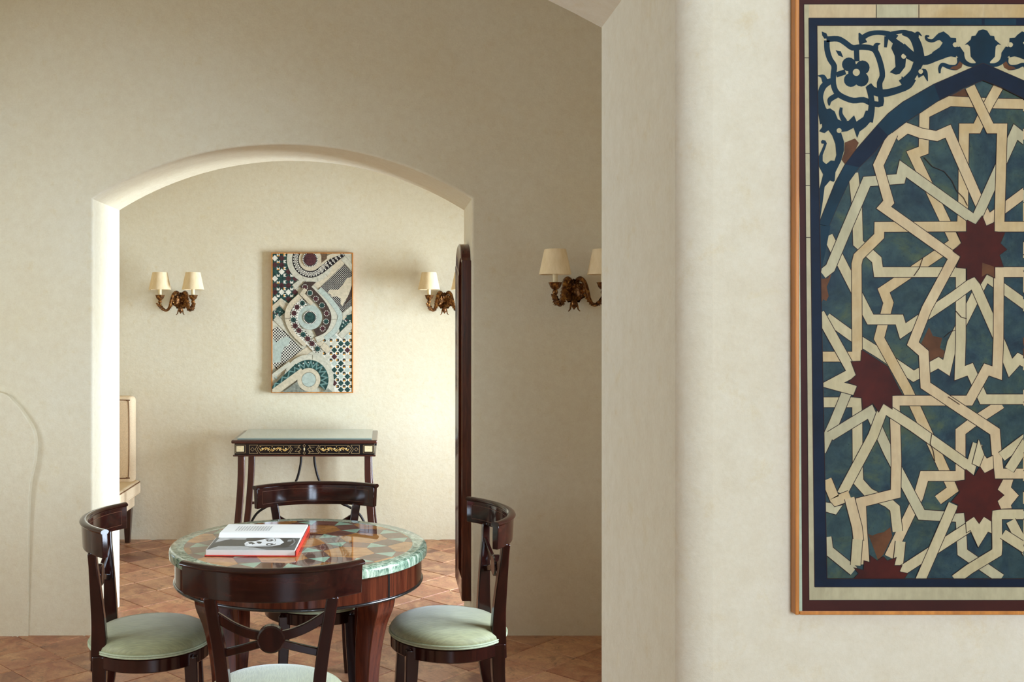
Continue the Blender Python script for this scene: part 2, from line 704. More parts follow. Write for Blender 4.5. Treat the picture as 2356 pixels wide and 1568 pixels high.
for p in range(-40, 60):
    for q in range(-60, 40):
        S_, D_ = 6.524 + (p + .5) * d, -5.761 + (q + .5) * d
        X, Y = (S_ + D_) / 2, (S_ - D_) / 2
        if not (-3.1 < X < 2.4 and -2.6 < Y < 7.7):
            continue
        px = 890 + X * 2340 / max(Y, .5)
        seen = 4.1 < Y < 7.68 and -60 < px < 1460
        if seen and Y > 5.45:
            seen = 225 < px < 1120
        cells.append((X, Y, seen))
seen_cells = sorted([c for c in cells if c[2]], key=lambda c: c[1])[:295]
seen_set = set(seen_cells)
rt = random.Random(3)
for X, Y, s in cells:
    ang = pi / 4 + rt.choice((0, 1, 2, 3)) * pi / 2 + rt.uniform(-.006, .006)
    z = rt.uniform(-.0012, .0008)
    if (X, Y, s) in seen_set:
        o = bpy.data.objects.new('tile', tile_mesh)
        COL.objects.link(o)
        o.parent = floor
        o.location = (X, Y, z)
        o.rotation_euler = (rt.uniform(-.003, .003), rt.uniform(-.003, .003), ang)
    else:
        M = Matrix.Translation((X, Y, z)) @ Matrix.Rotation(ang, 4, 'Z')
        rest.add([M @ Vector(v) for v in tile.v], tile.f)
o = rest.obj('tile_field', TERRA, floor, 0)
o['kind'] = 'stuff'

# ================================================================== ROUND TABLE
TC = (-.341, 3.96)
TR, TH = .497, .76


def marble():
    t = NT('green_marble')
    v = t.coord((1, 1, 1))
    # veins run across the rim: use polar-ish noise by stretching with distortion
    n1 = t.noise(t.coord((1, 1, .35)), 38, 9, .78, 1.2)
    n2 = t.noise(v, 8, 4, .6)
    c = t.ramp(n1, [(.36, lin((36, 58, 46))), (.45, lin((86, 108, 86))), (.52, lin((140, 154, 128))), (.62, lin((196, 198, 174)))])
    c = t.mix(t.ramp(n2, [(.4, g4(0)), (.7, g4(.35))]), c, lin((140, 160, 140)))
    return t.set(c, .10)


def stone(name, a, b, sc=10):
    t = NT(name)
    n = t.noise(t.coord((1, 2.2, 1), (0, 0, .6)), sc, 6, .65, 1.2)
    oi = t.n('ShaderNodeObjectInfo')
    c = t.ramp(n, [(.32, lin(a)), (.68, lin(b))])
    hs = t.n('ShaderNodeHueSaturation')
    mr = t.n('ShaderNodeMapRange')
    mr.inputs[3].default_value = .8
    mr.inputs[4].default_value = 1.15
    t.l(oi.outputs['Random'], mr.inputs[0])
    t.l(mr.outputs[0], hs.inputs['Value'])
    t.l(c, hs.inputs['Color'])
    return t.set(hs.outputs[0], .025, spec=.5)


MARBLE = marble()
OCHRE = stone('inlay_ochre', (138, 90, 46), (178, 126, 74))
MAUVE = stone('inlay_mauve', (82, 52, 42), (120, 82, 68))
MINT = stone('inlay_mint', (112, 140, 116), (152, 176, 150))

table = thing('round_table', 'round table with inlaid stone top and green marble rim among four chairs', 'table', (TC[0], TC[1], 0))
# marble rim (annular slab with softened edge)
RI = TR - .056
mb = MB()
prof = [(RI, TH - .037), (TR - .006, TH - .037), (TR - .001, TH - .033), (TR, TH - .025), (TR, TH - .012), (TR - .002, TH - .004), (TR - .007, TH), (RI, TH)]
seg = 128
vs = [(r * cos(2 * pi * k / seg), r * sin(2 * pi * k / seg), z) for r, z in prof for k in range(seg)]
m = len(prof)
fs = [(i * seg + k, i * seg + (k + 1) % seg, ((i + 1) % m) * seg + (k + 1) % seg, ((i + 1) % m) * seg + k) for i in range(m) for k in range(seg)]
mb.add(vs, fs)
top = mb.obj('marble_rim', MARBLE, table, 40)
top['label'] = 'green veined marble rim'
MB().lathe([(RI - .0005, TH - .037), (RI - .0005, TH - .008)], 96).obj('top_slab', EBONY, table, 40)


def clip_circle(poly, r):
    """Clip convex polygon to a circle (as 72-gon)."""
    for k in range(72):
        a = 2 * pi * (k + .5) / 72
        nx, ny, lim = cos(a), sin(a), r
        out_ = []
        for i in range(len(poly)):
            p, q = poly[i], poly[(i + 1) % len(poly)]
            dp, dq = p[0] * nx + p[1] * ny - lim, q[0] * nx + q[1] * ny - lim
            if dp <= 0:
                out_.append(p)
            if (dp <= 0) != (dq <= 0):
                s = dp / (dp - dq)
                out_.append((p[0] + (q[0] - p[0]) * s, p[1] + (q[1] - p[1]) * s))
        poly = out_
        if len(poly) < 3:
            return []
    return poly


def area(p):
    return abs(sum(p[i][0] * p[(i + 1) % len(p)][1] - p[(i + 1) % len(p)][0] * p[i][1] for i in range(len(p)))) / 2


A_, T_, TH0 = .256, .085, radians(19)
B_ = (A_ - T_) / sqrt(3)
e1 = Vector((A_ * cos(TH0), A_ * sin(TH0)))
e2 = Vector((A_ * cos(TH0 + pi / 3), A_ * sin(TH0 + pi / 3)))
H0 = Vector((.441, -.074))
pieces = []
for i in range(-6, 7):
    for j in range(-6, 7):
        c = H0 + e1 * i + e2 * j
        if c.length > .85:
            continue
        hexv = [c + B_ * Vector((cos(TH0 + pi / 6 + k * pi / 3), sin(TH0 + pi / 6 + k * pi / 3))) for k in range(6)]
        pieces.append((hexv, OCHRE, 'inlay_hexagon'))
        for k in range(3):
            dv = Vector((cos(TH0 + k * pi / 3), sin(TH0 + k * pi / 3)))
            sv = Vector((-dv.y, dv.x))
            m_ = c + dv * (A_ / 2)
            pieces.append(([m_ + dv * (sx * T_ / 2) + sv * (sy * B_ / 2) for sx, sy in ((-1, -1), (1, -1), (1, 1), (-1, 1))], MAUVE, 'inlay_square'))
        for k in range(2):
            dv = Vector((cos(TH0 + pi / 6 + k * pi / 3), sin(TH0 + pi / 6 + k * pi / 3)))
            tc = c + dv * (A_ / sqrt(3))
            a0 = TH0 + pi / 6 + k * pi / 3 + pi
            pieces.append(([tc + T_ / sqrt(3) * Vector((cos(a0 + q * 2 * pi / 3), sin(a0 + q * 2 * pi / 3))) for q in range(3)], MINT, 'inlay_triangle'))
for poly, mat, nm in pieces:
    p = clip_circle([(v[0], v[1]) for v in poly], RI - .0003)
    if len(p) < 3 or area(p) < 2e-5:
        continue
    cx, cy = sum(a for a, b in p) / len(p), sum(b for a, b in p) / len(p)
    p = [(cx + (a - cx) * .9965, cy + (b - cy) * .9965) for a, b in p]
    k = len(p)
    mb = MB().add([(a, b, TH - .008) for a, b in p] + [(a, b, TH - .0001) for a, b in p],
                  [(i, (i + 1) % k, k + (i + 1) % k, k + i) for i in range(k)] + [tuple(range(k, 2 * k))])
    mb.obj(nm, mat, table, 0)

# apron with ebony bead and string lines over the legs
AR = .476
MB().lathe([(AR - .03, .632), (AR, .632), (AR, .7225), (AR - .03, .7225)], 96).obj('apron', WALNUT, table, 40)
mb = MB()
mb.tube([(AR * cos(2 * pi * k / 96), AR * sin(2 * pi * k / 96), .630) for k in range(96)], .006, 8, closed=True)
mb.obj('apron_bead', EBONY, table, 60)
LEGA = [radians(a) for a in (-43, 47, 137, 227)]
for a in LEGA:
    ca, sa = cos(a), sin(a)
    w = .0045
    mb = MB().add([((AR + r) * ca - s * sa, (AR + r) * sa + s * ca, z) for z in (.636, .722) for r, s in ((-.004, -w), (.0012, -w), (.0012, w), (-.004, w))],
                  [(0, 1, 5, 4), (1, 2, 6, 5), (2, 3, 7, 6), (3, 0, 4, 7), (4, 5, 6, 7), (0, 3, 2, 1)])
    mb.obj('apron_inlay', EBONY, table, 0)
    # sabre leg: flares out to the apron at the top, narrows and sweeps out again at the foot
    path = spline([(.412, .640), (.410, .60), (.393, .53), (.375, .43), (.367, .30), (.376, .15), (.402, .0)], 6)
    ws = spline([(.112, 0), (.104, 0), (.086, 0), (.076, 0), (.066, 0), (.056, 0), (.05, 0)], 6)
    P = [(r * ca, r * sa, z) for r, z in path]
    mb = MB().bar(P, [w_[0] * .86 for w_ in ws], [w_[0] for w_ in ws], up=(ca, sa, 0))
    mb.obj('leg', WALNUT, table, 30, bevel=.004)

# ================================================================== CHAIRS
RW, RS = .268, .108                      # crest rail half chord and sagitta
RR = (RW * RW + RS * RS) / (2 * RS)
RY = -.13 - RS + RR                       # centre of the rail's circle (local y)
RA = math.asin(RW / RR)


def rail_pt(a, r=0.0):
    return ((RR + r) * sin(a), RY - (RR + r) * cos(a))


def make_chair(name, label, group):
    t = thing(name, label, 'chair', group=group)
    r0 = .228
    # seat frame ring
    MB().lathe([(r0 - .05, .352), (r0 - .006, .352), (r0 - .002, .356), (r0 - .002, .398), (r0 - .006, .402), (r0 - .05, .402)], 56).obj('seat_frame', MAHOG, t, 40)
    # domed cushion
    prof = [(.0, .404)] + [(r0 - .012, .404), (r0 - .004, .410), (r0, .418), (r0 - .003, .430), (r0 - .014, .443), (r0 - .04, .456), (r0 - .09, .466), (r0 - .15, .471), (.02, .473)]
    cu = MB().lathe(prof, 56).obj('seat_cushion', FABRIC, t, 70)
    cu['label'] = 'sage green silk seat'
    mb = MB()
    for zz in (.408, .4155):
        mb.tube([((r0 + .0015) * cos(2 * pi * k / 64), (r0 + .0015) * sin(2 * pi * k / 64), zz) for k in range(64)], .0038, 6, closed=True)
    mb.obj('piping', PIPING, cu, 60)
    # front legs
    for s in (-1, 1):
        P = spline([(s * .138, .160, .385), (s * .142, .166, .25), (s * .148, .178, .12), (s * .156, .200, 0)], 5)
        MB().bar(P, [.050 - .018 * i / (len(P) - 1) for i in range(len(P))], [.050 - .018 * i / (len(P) - 1) for i in range(len(P))], up=(0, 1, 0)).obj('leg', MAHOG, t, 30, bevel=.004)
        # carved rosette over each front leg
        ax, ay = s * .142 * 1.13, .160 * 1.13
        a = math.atan2(ay, ax)
        mb = MB()
        c = Vector((cos(a), sin(a), 0)) * (r0 - .002) + Vector((0, 0, .377))
        nv, sv, uv = Vector((cos(a), sin(a), 0)), Vector((-sin(a), cos(a), 0)), Vector((0, 0, 1))
        ringv = []
        for rr, hh in ((.014, -.003), (.014, .003), (.010, .0045), (.006, .003), (.003, .006)):
            ringv += [c + nv * hh + (sv * cos(2 * pi * k / 12) + uv * sin(2 * pi * k / 12)) * rr * (1 + .12 * (k % 2)) for k in range(12)]
        fs_ = [(i * 12 + k, i * 12 + (k + 1) % 12, (i + 1) * 12 + (k + 1) % 12, (i + 1) * 12 + k) for i in range(4) for k in range(12)] + [tuple(range(48, 60))]
        mb.add(ringv, fs_).obj('rosette', MAHOG, t, 50)
    # rear legs and back stiles (one sweep each side, split at the seat)
    for s in (-1, 1):
        P = spline([(s * .142, -.168, .40), (s * .140, -.172, .25), (s * .144, -.195, .12), (s * .152, -.240, 0)], 5)
        MB().bar(P, [.048 - .014 * i / (len(P) - 1) for i in range(len(P))], [.052 - .016 * i / (len(P) - 1) for i in range(len(P))], up=(0, 1, 0)).obj('leg', MAHOG, t, 30, bevel=.004)
        P = spline([(s * .140, -.168, .345), (s * .140, -.170, .43), (s * .146, -.172, .52), (s * .158, -.178, .62), (s * .174, -.184, .71), (s * .187, -.189, .788)], 6)
        n_ = len(P)
        MB().bar(P, [.042 - .006 * i / (n_ - 1) for i in range(n_)],
                 [.064 - .034 * min(1, i / (n_ * .85)) for i in range(n_)], up=(0, 1, 0)).obj('back_stile', MAHOG, t, 30, bevel=.004)
    # crest rail: bowed board, slightly flared
    mb = MB()
    NN = 28
    prof = [(-.011, .782), (.011, .782), (.014, .83), (.016, .872), (-.010, .872), (-.011, .83)]
    vs_, fs_ = [], []
    for i in range(NN + 1):
        a = -RA + 2 * RA * i / NN
        for r, z in prof:
            x, y = rail_pt(a, r)
            vs_.append((x, y, z))
    m_ = len(prof)
    for i in range(NN):
        for k in range(m_):
            fs_.append((i * m_ + k, i * m_ + (k + 1) % m_, (i + 1) * m_ + (k + 1) % m_, (i + 1) * m_ + k))
    fs_ += [tuple(reversed(range(m_))), tuple(range(NN * m_, (NN + 1) * m_))]
    cr = mb.add(vs_, fs_).obj('crest_rail', MAHOG_X, t, 40, bevel=.003)
    # rolled top moulding, overhanging to the outside
    mb = MB()
    P = [(*rail_pt(-RA * 1.015 + 2.03 * RA * i / NN, .006), .876) for i in range(NN + 1)]
    sec = [(.017 * cos(2 * pi * k / 10), .0095 * sin(2 * pi * k / 10)) for k in range(10)]
    mb.sweep(P, sec).obj('rail_moulding', MAHOG_X, cr, 60)
    # stringing line on the inner face
    mb = MB()
    lo, hi, ea = .800, .856, RA * .90
    for a0, z0, a1, z1 in ((-ea, lo, ea, lo), (-ea, hi, ea, hi), (-ea, lo, -ea, hi), (ea, lo, ea, hi)):
        k_ = 24 if a0 != a1 else 2
        mb.tube([(*rail_pt(a0 + (a1 - a0) * i / k_, -.0112), z0 + (z1 - z0) * i / k_) for i in range(k_ + 1)], .0009, 5)
    o_ = mb.obj('string_inlay', BRASSLINE_D, cr, 60)
    # X-shaped splat with a round boss
    bc = Vector((0, -.192, .660))
    for s in (-1, 1):
        P = spline([(s * .170, -.184, .728), (s * .118, -.188, .697), (s * .072, -.191, .678), (s * .03, -.192, .668)], 5)
        MB().bar(P, .029, .016, up=(0, 1, 0)).obj('back_brace', MAHOG, t, 30, bevel=.003)
        P = [(s * .150, -.178, .612), (s * .09, -.186, .628), (s * .03, -.190, .645)]
        MB().bar(P, .024, .016, up=(0, 1, 0)).obj('back_brace', MAHOG, t, 30, bevel=.003)
    mb = MB()
    vs_ = []
    for y, r in ((-.202, .036), (-.206, .042), (-.182, .042), (-.178, .036)):
        vs_ += [(r * cos(2 * pi * k / 32), y if r > .04 else y, bc.z + r * sin(2 * pi * k / 32)) for k in range(32)]
    rows = [(-.208, .037), (-.204, .042), (-.182, .042), (-.178, .037)]
    vs_ = [(r * cos(2 * pi * k / 32), y, bc.z + r * sin(2 * pi * k / 32)) for y, r in rows for k in range(32)]
    fs_ = [(i * 32 + k, i * 32 + (k + 1) % 32, (i + 1) * 32 + (k + 1) % 32, (i + 1) * 32 + k) for i in range(3) for k in range(32)]
    fs_ += [tuple(range(32)), tuple(reversed(range(96, 128)))]
    mb.add(vs_, fs_).obj('back_boss', MAHOG, t, 30)
    return t


BRASSLINE_D = plain('string_line', (92, 54, 34), .3, var=.1)
GRP = 'sage seated klismos chairs around the round table'
chair = make_chair('dining_chair', 'dark klismos chair with its curved back to the viewer, before the round table', GRP)
chair.location = (-.357, 3.278, 0)
chair.rotation_euler = (0, 0, radians(1.8))
for (x, y, face, lb) in ((-.902, 3.89, 7, 'dark klismos chair with shaded olive green seat beside the bright door jamb'),
                         (.24, 3.997, 186, 'dark klismos chair with pale sage seat beneath the double wall sconce, by the tall mirror'),
                         (-.308, 4.456, 275.4, 'dark klismos chair on the far side of the table, in front of the inlaid desk')):
    c = copy_tree(chair)
    c.location = (x, y, 0)
    c.rotation_euler = (0, 0, radians(face - 90))
    c['label'] = lb

# ================================================================== OPEN BOOK
PAPER = plain('paper', (238, 236, 228), .5, var=.02, scale=8)
REDC = plain('red_cloth', (196, 44, 24), .55, var=.08)
PAGEEDGE = plain('page_edge', (214, 208, 190), .8, var=.12, scale=300)
book = thing('open_book', 'large open art book with red cover and a portrait photograph, lying on the round table', 'book', (-.495, 3.965, TH), radians(-1.5))
BW, BD = .168, .235
mb = MB()
mb.box(-BW, BW, -BD - .004, -.004, .0005, .004).box(-BW, BW, .004, BD + .004, .0005, .004).box(-BW, BW, -.006, .006, .0005, .003)
cov = mb.obj('cover', REDC, book, 0, bevel=.001)
MB().box(BW - .001, BW + .003, -BD - .004, BD + .004, .0005, .020).obj('cover_edge', REDC, book, 0, bevel=.001)


def page_z(s, y):
    t_ = abs(y) / BD
    hgt = .0225 if s < 0 else .026
    return .004 + hgt * (min(1, (t_ / .16)) ** .5) * (1 - .22 * max(0, t_ - .2))


for s, nm in ((-1, 'page_block'), (1, 'page_block')):
    ny = 18
    ys = [s * BD * .985 * (i / ny) for i in range(ny + 1)]
    topp = [(y, page_z(s, y)) for y in ys]
    outl = [(0, .004)] + topp[1:] + [(ys[-1], .004)]
    MB().prism(outl, -BW + .004, BW - .004, 'x').obj(nm, PAPER, book, 40)
GR = {}


def grey(v):
    if v not in GR:
        GR[v] = plain('print_grey_%d' % v, (v, v, int(v * .98)), .35, var=.04, scale=60)
    return GR[v]


def page_uv(cx, cy):
    v = (cy - 370) / 375
    xl, xr = 215 - 125 * v, 2175 - 35 * v
    return ((cx - xl) / (xr - xl), v)


def page3(u, v, lift):
    y = -.004 - v * (BD * .975 - .004)
    return (-BW + .006 + u * (2 * BW - .012), y, page_z(-1, y) + .0004 + lift)


P_ = Paint(page3, .00003)
P_.box = (0, 1, 0, 1)


def gp(pts, v):
    """subdivide so the print follows the curl of the page"""
    uv = [page_uv(*p) for p in pts]
    N = 14
    P_.lift += P_.step
    for k in range(N):
        q = clip(clip(uv, 1, k / N, False), 1, (k + 1) / N, True) if uv else []
        if len(q) >= 3:
            P_.poly(q, grey(v), up=False)


gp([(100, 370), (2200, 370), (2200, 745), (60, 745)], 84)
gp([(330, 372), (1300, 372), (1150, 410), (920, 440), (890, 482), (640, 486), (520, 462)], 150)
gp([(215, 560), (250, 470), (330, 385), (420, 410), (540, 470), (420, 500)], 176)
gp([(120, 745), (300, 655), (640, 645), (960, 655), (1200, 690), (1500, 745)], 158)
gp([(180, 600), (420, 505), (560, 478), (900, 490), (960, 560), (960, 655), (330, 655), (110, 742)], 62)
gp([(905, 445), (1080, 425), (1250, 388), (1500, 374), (1850, 378), (2050, 430), (2115, 520), (2085, 620), (1900, 685), (1650, 690), (1450, 672), (1250, 690), (1050, 678), (960, 620), (940, 520)], 44)
gp([(1850, 400), (2040, 450), (2100, 530), (2060, 620), (1980, 640), (2060, 540), (1990, 450)], 118)
gp([(1900, 480), (1990, 470), (1990, 520), (1900, 530)], 140)
gp([(910, 580), (950, 535), (1150, 520), (1350, 460), (1550, 438), (1700, 448), (1830, 545), (1760, 612), (1600, 648), (1300, 660), (1050, 666), (950, 645)], 222)
gp([(1000, 655), (1300, 640), (1600, 625), (1600, 655), (1300, 665), (1060, 668)], 170)
gp([(1360, 478), (1430, 464), (1530, 472), (1570, 498), (1510, 524), (1430, 526), (1400, 504)], 58)
gp([(1440, 478), (1490, 480), (1500, 500), (1440, 508)], 200)
gp([(1420, 600), (1460, 572), (1560, 578), (1620, 605), (1540, 632), (1450, 632)], 60)
gp([(1470, 596), (1540, 598), (1530, 618), (1470, 620)], 214)
gp([(1555, 440), (1610, 470), (1625, 510), (1600, 540), (1605, 505), (1590, 475)], 70)
gp([(1640, 575), (1650, 605), (1600, 640), (1625, 605)], 74)
gp([(940, 600), (1000, 560), (1000, 640), (960, 645)], 200)
gp([(1170, 540), (1230, 530), (1310, 545), (1300, 585), (1240, 585)], 40)
gp([(990, 560), (1060, 545), (1110, 560), (1165, 575), (1110, 615), (1080, 585), (1040, 600)], 58)
P_.obj('portrait_print', book)


def page3b(u, v, lift):
    y = v * BD * .95
    return (-BW + .01 + u * (2 * BW - .02), y, page_z(1, y) + .0004 + lift)


P_ = Paint(page3b, .00003)
for k in range(13):
    u0 = .15 + k * .035
    for v0, v1 in ((.35, .5), (.5, .65), (.65, .82)):
        P_.poly([(u0, v0), (u0 + .011, v0), (u0 + .011, v1), (u0, v1)], grey(176))
P_.obj('text_lines', book)

# ================================================================== INLAID DESK
# local origin: floor point under the middle of the desk; front faces -Y
DX, DY = -.557, 7.165
desk = thing('writing_desk', 'narrow dark desk with gilt inlaid frieze and glass top against the back wall', 'desk', (DX, DY, 0))
HW, HD = .492, .315          # half width and depth of the top
mb = MB()
sec = []
MB().box(-HW, HW, -HD, HD, .800, .823).obj('desk_top', DESKW_X, desk, 0, bevel=.008, seg=3)
MB().box(-HW + .02, HW - .02, -HD + .02, HD - .02, .7225, .800).obj('frieze', EBONY, desk, 0, bevel=.002)
mb = MB()
mb.box(-HW + .010, HW - .010, -HD + .010, HD - .010, .712, .7225)
mb.obj('frieze_moulding', DESKW_X, desk, 0, bevel=.004)


def glass():
    t = NT('plate_glass')
    t.b.inputs['Transmission Weight'].default_value = .55
    t.b.inputs['IOR'].default_value = 1.5
    return t.set(lin((196, 216, 206)), .03, coat=.5)


MB().box(-.455, .455, -HD + .03, HD - .02, .8235, .8335).obj('glass_sheet', glass(), desk, 0, bevel=.001)


def desk3(x, y, lift):
    """points of the photograph's frieze drawing (units of 1/5.6 px) onto the front plane"""
    return ((x - 1130) * .000527, -HD + .0195 - lift, .7595 - (y - 470) * .000527)


P_ = Paint(desk3, .00005)


def line(pts, w=5, mat=BRASSLINE, closed=True):
    if closed:
        pts = pts + [pts[0]]
    for a, b in zip(pts, pts[1:]):
        P_.strip([a, b], w, mat)


for sx in (1, -1):
    def X(pts):
        return [(1130 + sx * (x - 1130), y) for x, y in pts]
    line(X([(245, 415), (375, 415), (375, 515), (245, 515)]), 4)
    P_.poly(X([(258, 428), (358, 428), (358, 500), (258, 500)]), IVORY)
    line(X([(425, 415), (535, 415), (500, 468), (535, 522), (425, 522)]))
    line(X([(440, 468), (465, 445), (490, 468), (465, 492)]), 4)
    line(X([(525, 468), (562, 417), (920, 417), (958, 468), (920, 522), (562, 522)]), 5)
    line(X([(940, 417), (1080, 417), (1050, 440), (1090, 468), (1050, 500), (1080, 522), (940, 522), (980, 468)]), 5)
    line(X([(1000, 440), (1065, 440), (1010, 498), (1075, 498)]), 4, closed=False)
    # scrolling arabesque inside the cartouche
    for k in range(5):
        cx = 590 + k * 75
        cy = 468 + (8 if k % 2 else -8)
        sgn = 1 if k % 2 else -1
        sp = [(cx + (34 - 4.2 * i) * cos(i * .75 * sgn + pi), cy + (26 - 3.2 * i) * sin(i * .75 * sgn + pi)) for i in range(8)]
        P_.strip(X(sp), [9, 9, 8, 8, 7, 6, 5, 4], GOLDI)
        P_.disc(X([(cx, cy)])[0], 9, IVORY, 8)
        for q in range(3):
            a = q * 2.1 + k
            p = (cx + 30 * cos(a), cy + 22 * sin(a))
            P_.poly(X([p, (p[0] + 12 * cos(a + .5), p[1] + 10 * sin(a + .5)), (p[0] + 18 * cos(a), p[1] + 14 * sin(a)), (p[0] + 10 * cos(a - .6), p[1] + 10 * sin(a - .6))]), GOLDI)
    line(X([(565, 490), (640, 440), (720, 495), (800, 440), (880, 492), (925, 468)]), 6, GOLDI, closed=False)
line([(1130, 405), (1148, 422), (1130, 440), (1112, 422)], 4)
line([(1130, 498), (1148, 515), (1130, 533), (1112, 515)], 4)
P_.poly([(1123, 448), (1137, 448), (1140, 470), (1134, 488), (1126, 488), (1120, 470)], IVORY)
P_.obj('frieze_inlay', desk)
MB().box(HW - .022, HW - .006, -.05, .05, .755, .765).obj('side_handle', IRON, desk, 0, bevel=.002)
for sx in (-1, 1):
    for yy in (-HD + .045, HD - .055):
        P = spline([(sx * .428, yy, .715), (sx * .430, yy, .56), (sx * .440, yy, .40), (sx * .456, yy, .22), (sx * .482, yy, 0)], 5)
        MB().bar(P, .046, .046, up=(0, 1, 0)).obj('leg', DESKW, desk, 30, bevel=.004)
    MB().box(sx * .478 - .028, sx * .478 + .028, -HD + .03, HD - .04, .03, .065).obj('foot_stretcher', DESKW, desk, 0, bevel=.004)
    P = spline([(sx * .046, 0, .715), (sx * .05, 0, .62), (sx * .082, 0, .50), (sx * .15, 0, .40), (sx * .26, 0, .335), (sx * .36, 0, .27), (sx * .42, 0, .16), (sx * .46, 0, .06)], 6)
    ir = MB().tube(P, [.0085 if abs(i - 22) > 2 else .0135 for i in range(len(P))], 8, up=(0, 1, 0)).obj('iron_brace', IRON, desk, 60)
MB().tube([(-.445, HD - .055, .30), (.445, HD - .055, .30)], .010, 8).obj('back_stretcher', DESKW, desk, 60)

# ================================================================== SETTEE (its end shows past the door jamb)
st = thing('settee', 'cream upholstered armless settee against the back wall, mostly hidden by the bright jamb', 'settee', (-2.35, 7.24, 0))
LEGW = wood('settee_leg', (44, 26, 18), (70, 42, 28), .35, .3)
SEAM = plain('seam', (120, 84, 52), .9, var=.05)
MB().box(-.46, .492, .19, .32, .43, 1.075).obj('backrest', CREAMF, st, 40, bevel=.035, seg=5)
sc_ = MB().box(-.50, .53, -.33, .30, .345, .452).obj('seat_cushion', CREAMF, st, 40, bevel=.030, seg=5)
MB().box(-.47, .485, -.30, .29, .255, .35).obj('seat_apron', CREAMF, st, 40, bevel=.012, seg=3)
for zz in (.440, .362):
    q = .026
    MB().tube([(.53 - q, -.33 + .012, zz), (.53 - .006, -.30, zz), (.53 - .004, -.1, zz), (.53 - .004, .27, zz)], .004, 6).obj('piping', SEAM if zz > .4 else CREAMF, sc_, 60)
P = spline([(-.43, .188, .478), (.40, .188, .478), (.445, .189, .484), (.462, .191, .505), (.466, .192, .76), (.463, .191, 1.02), (.446, .189, 1.044), (.40, .188, 1.05), (-.43, .188, 1.05)], 4)
MB().tube(P, .0035, 6, up=(0, 1, 0)).obj('back_piping', SEAM, st, 60)
for x in (-.43, .445):
    for y in (-.26, .24):
        MB().bar([(x, y, .27), (x, y, 0)], [.062, .036], [.062, .036], up=(0, 1, 0)).obj('leg', LEGW, st, 0, bevel=.003)

# ================================================================== TALL MIRROR ON THE JAMB
# local: y along the jamb, x out of the jamb (toward -X world), z up
mir = thing('wall_mirror', 'tall dark framed mirror with arched top hanging inside the doorway jamb', 'mirror', (.4395, 5.55, .165))


def mirror_outline(w, z0, z1, hump, n=10):
    pts = [(-w, z0), (w, z0), (w, z1)]
    sw = w * .80
    pts += [(sw + .012, z1 + .005), (sw, z1 + .018)]
    pts += [(sw * cos(pi * k / (2 * n)), z1 + .018 + hump * sin(pi * k / (2 * n))) for k in range(1, n)]
    pts += [(0, z1 + .018 + hump)]
    pts += [(-a, b) for a, b in reversed(pts[3:-1])] + [(-w, z1)]
    return pts


outer = mirror_outline(.247, 0, 1.775, .085)
inner = mirror_outline(.180, .068, 1.712, .075)
n = len(outer)
assert len(inner) == n
mb = MB()
rows = [(outer, 0), (outer, -.046), ([(a * .965, .006 + b * .993) for a, b in outer], -.050), ([((a + c) / 2, (b + e) / 2) for (a, b), (c, e) in zip(outer, inner)], -.042), (inner, -.036), (inner, -.012)]
vs = [(x, u, v) for o_, x in rows for u, v in o_]
fs = [(i * n + k, i * n + (k + 1) % n, (i + 1) * n + (k + 1) % n, (i + 1) * n + k) for i in range(len(rows) - 1) for k in range(n)]
mb.add(vs, fs).obj('frame', WALNUT, mir, 30)
t = NT('mirror_silver')
SILV = t.set(lin((226, 228, 224)), .03, 1.0)
MB().prism([(a * 1.01, b) for a, b in inner], -.014, -.010, 'x').obj('mirror_glass', SILV, mir, 0)
MB().prism([(a * .99, b * .998 + .002) for a, b in outer], -.008, 0, 'x').obj('backboard', EBONY, mir, 0)


# ================================================================== WALL SCONCES
def leaf(mb, path, widths, up, curl=.25, serr=0.0):
    """leafy blade along a path: ridged cross section, toothed edges"""
    path = [Vector(p) for p in path]
    n = len(path)
    vs, fs = [], []
    upv = Vector(up)
    for i, p in enumerate(path):
        t_ = (path[min(i + 1, n - 1)] - path[max(i - 1, 0)]).normalized()
        s = t_.cross(upv)
        s = s.normalized() if s.length > 1e-4 else Vector((1, 0, 0))
        u = s.cross(t_)
        w = widths[i] * (1 + serr * (1 if i % 2 else -1))
        for k, (a, b) in enumerate(((-1, curl), (-.5, curl * .1), (0, -.35 * curl), (.5, curl * .1), (1, curl))):
            vs.append(p + s * (w * a) + u * (w * b))
        for a, b in ((.5, .3), (0, .45), (-.5, .3)):
            vs.append(p + s * (w * a) + u * (w * (b * .5 - .12) - .0025))
    for i in range(n - 1):
        for k in range(8):
            k2 = (k + 1) % 8
            fs.append((i * 8 + k, i * 8 + k2, (i + 1) * 8 + k2, (i + 1) * 8 + k))
    fs += [tuple(reversed(range(8))), tuple(range((n - 1) * 8, n * 8))]
    mb.add(vs, fs)


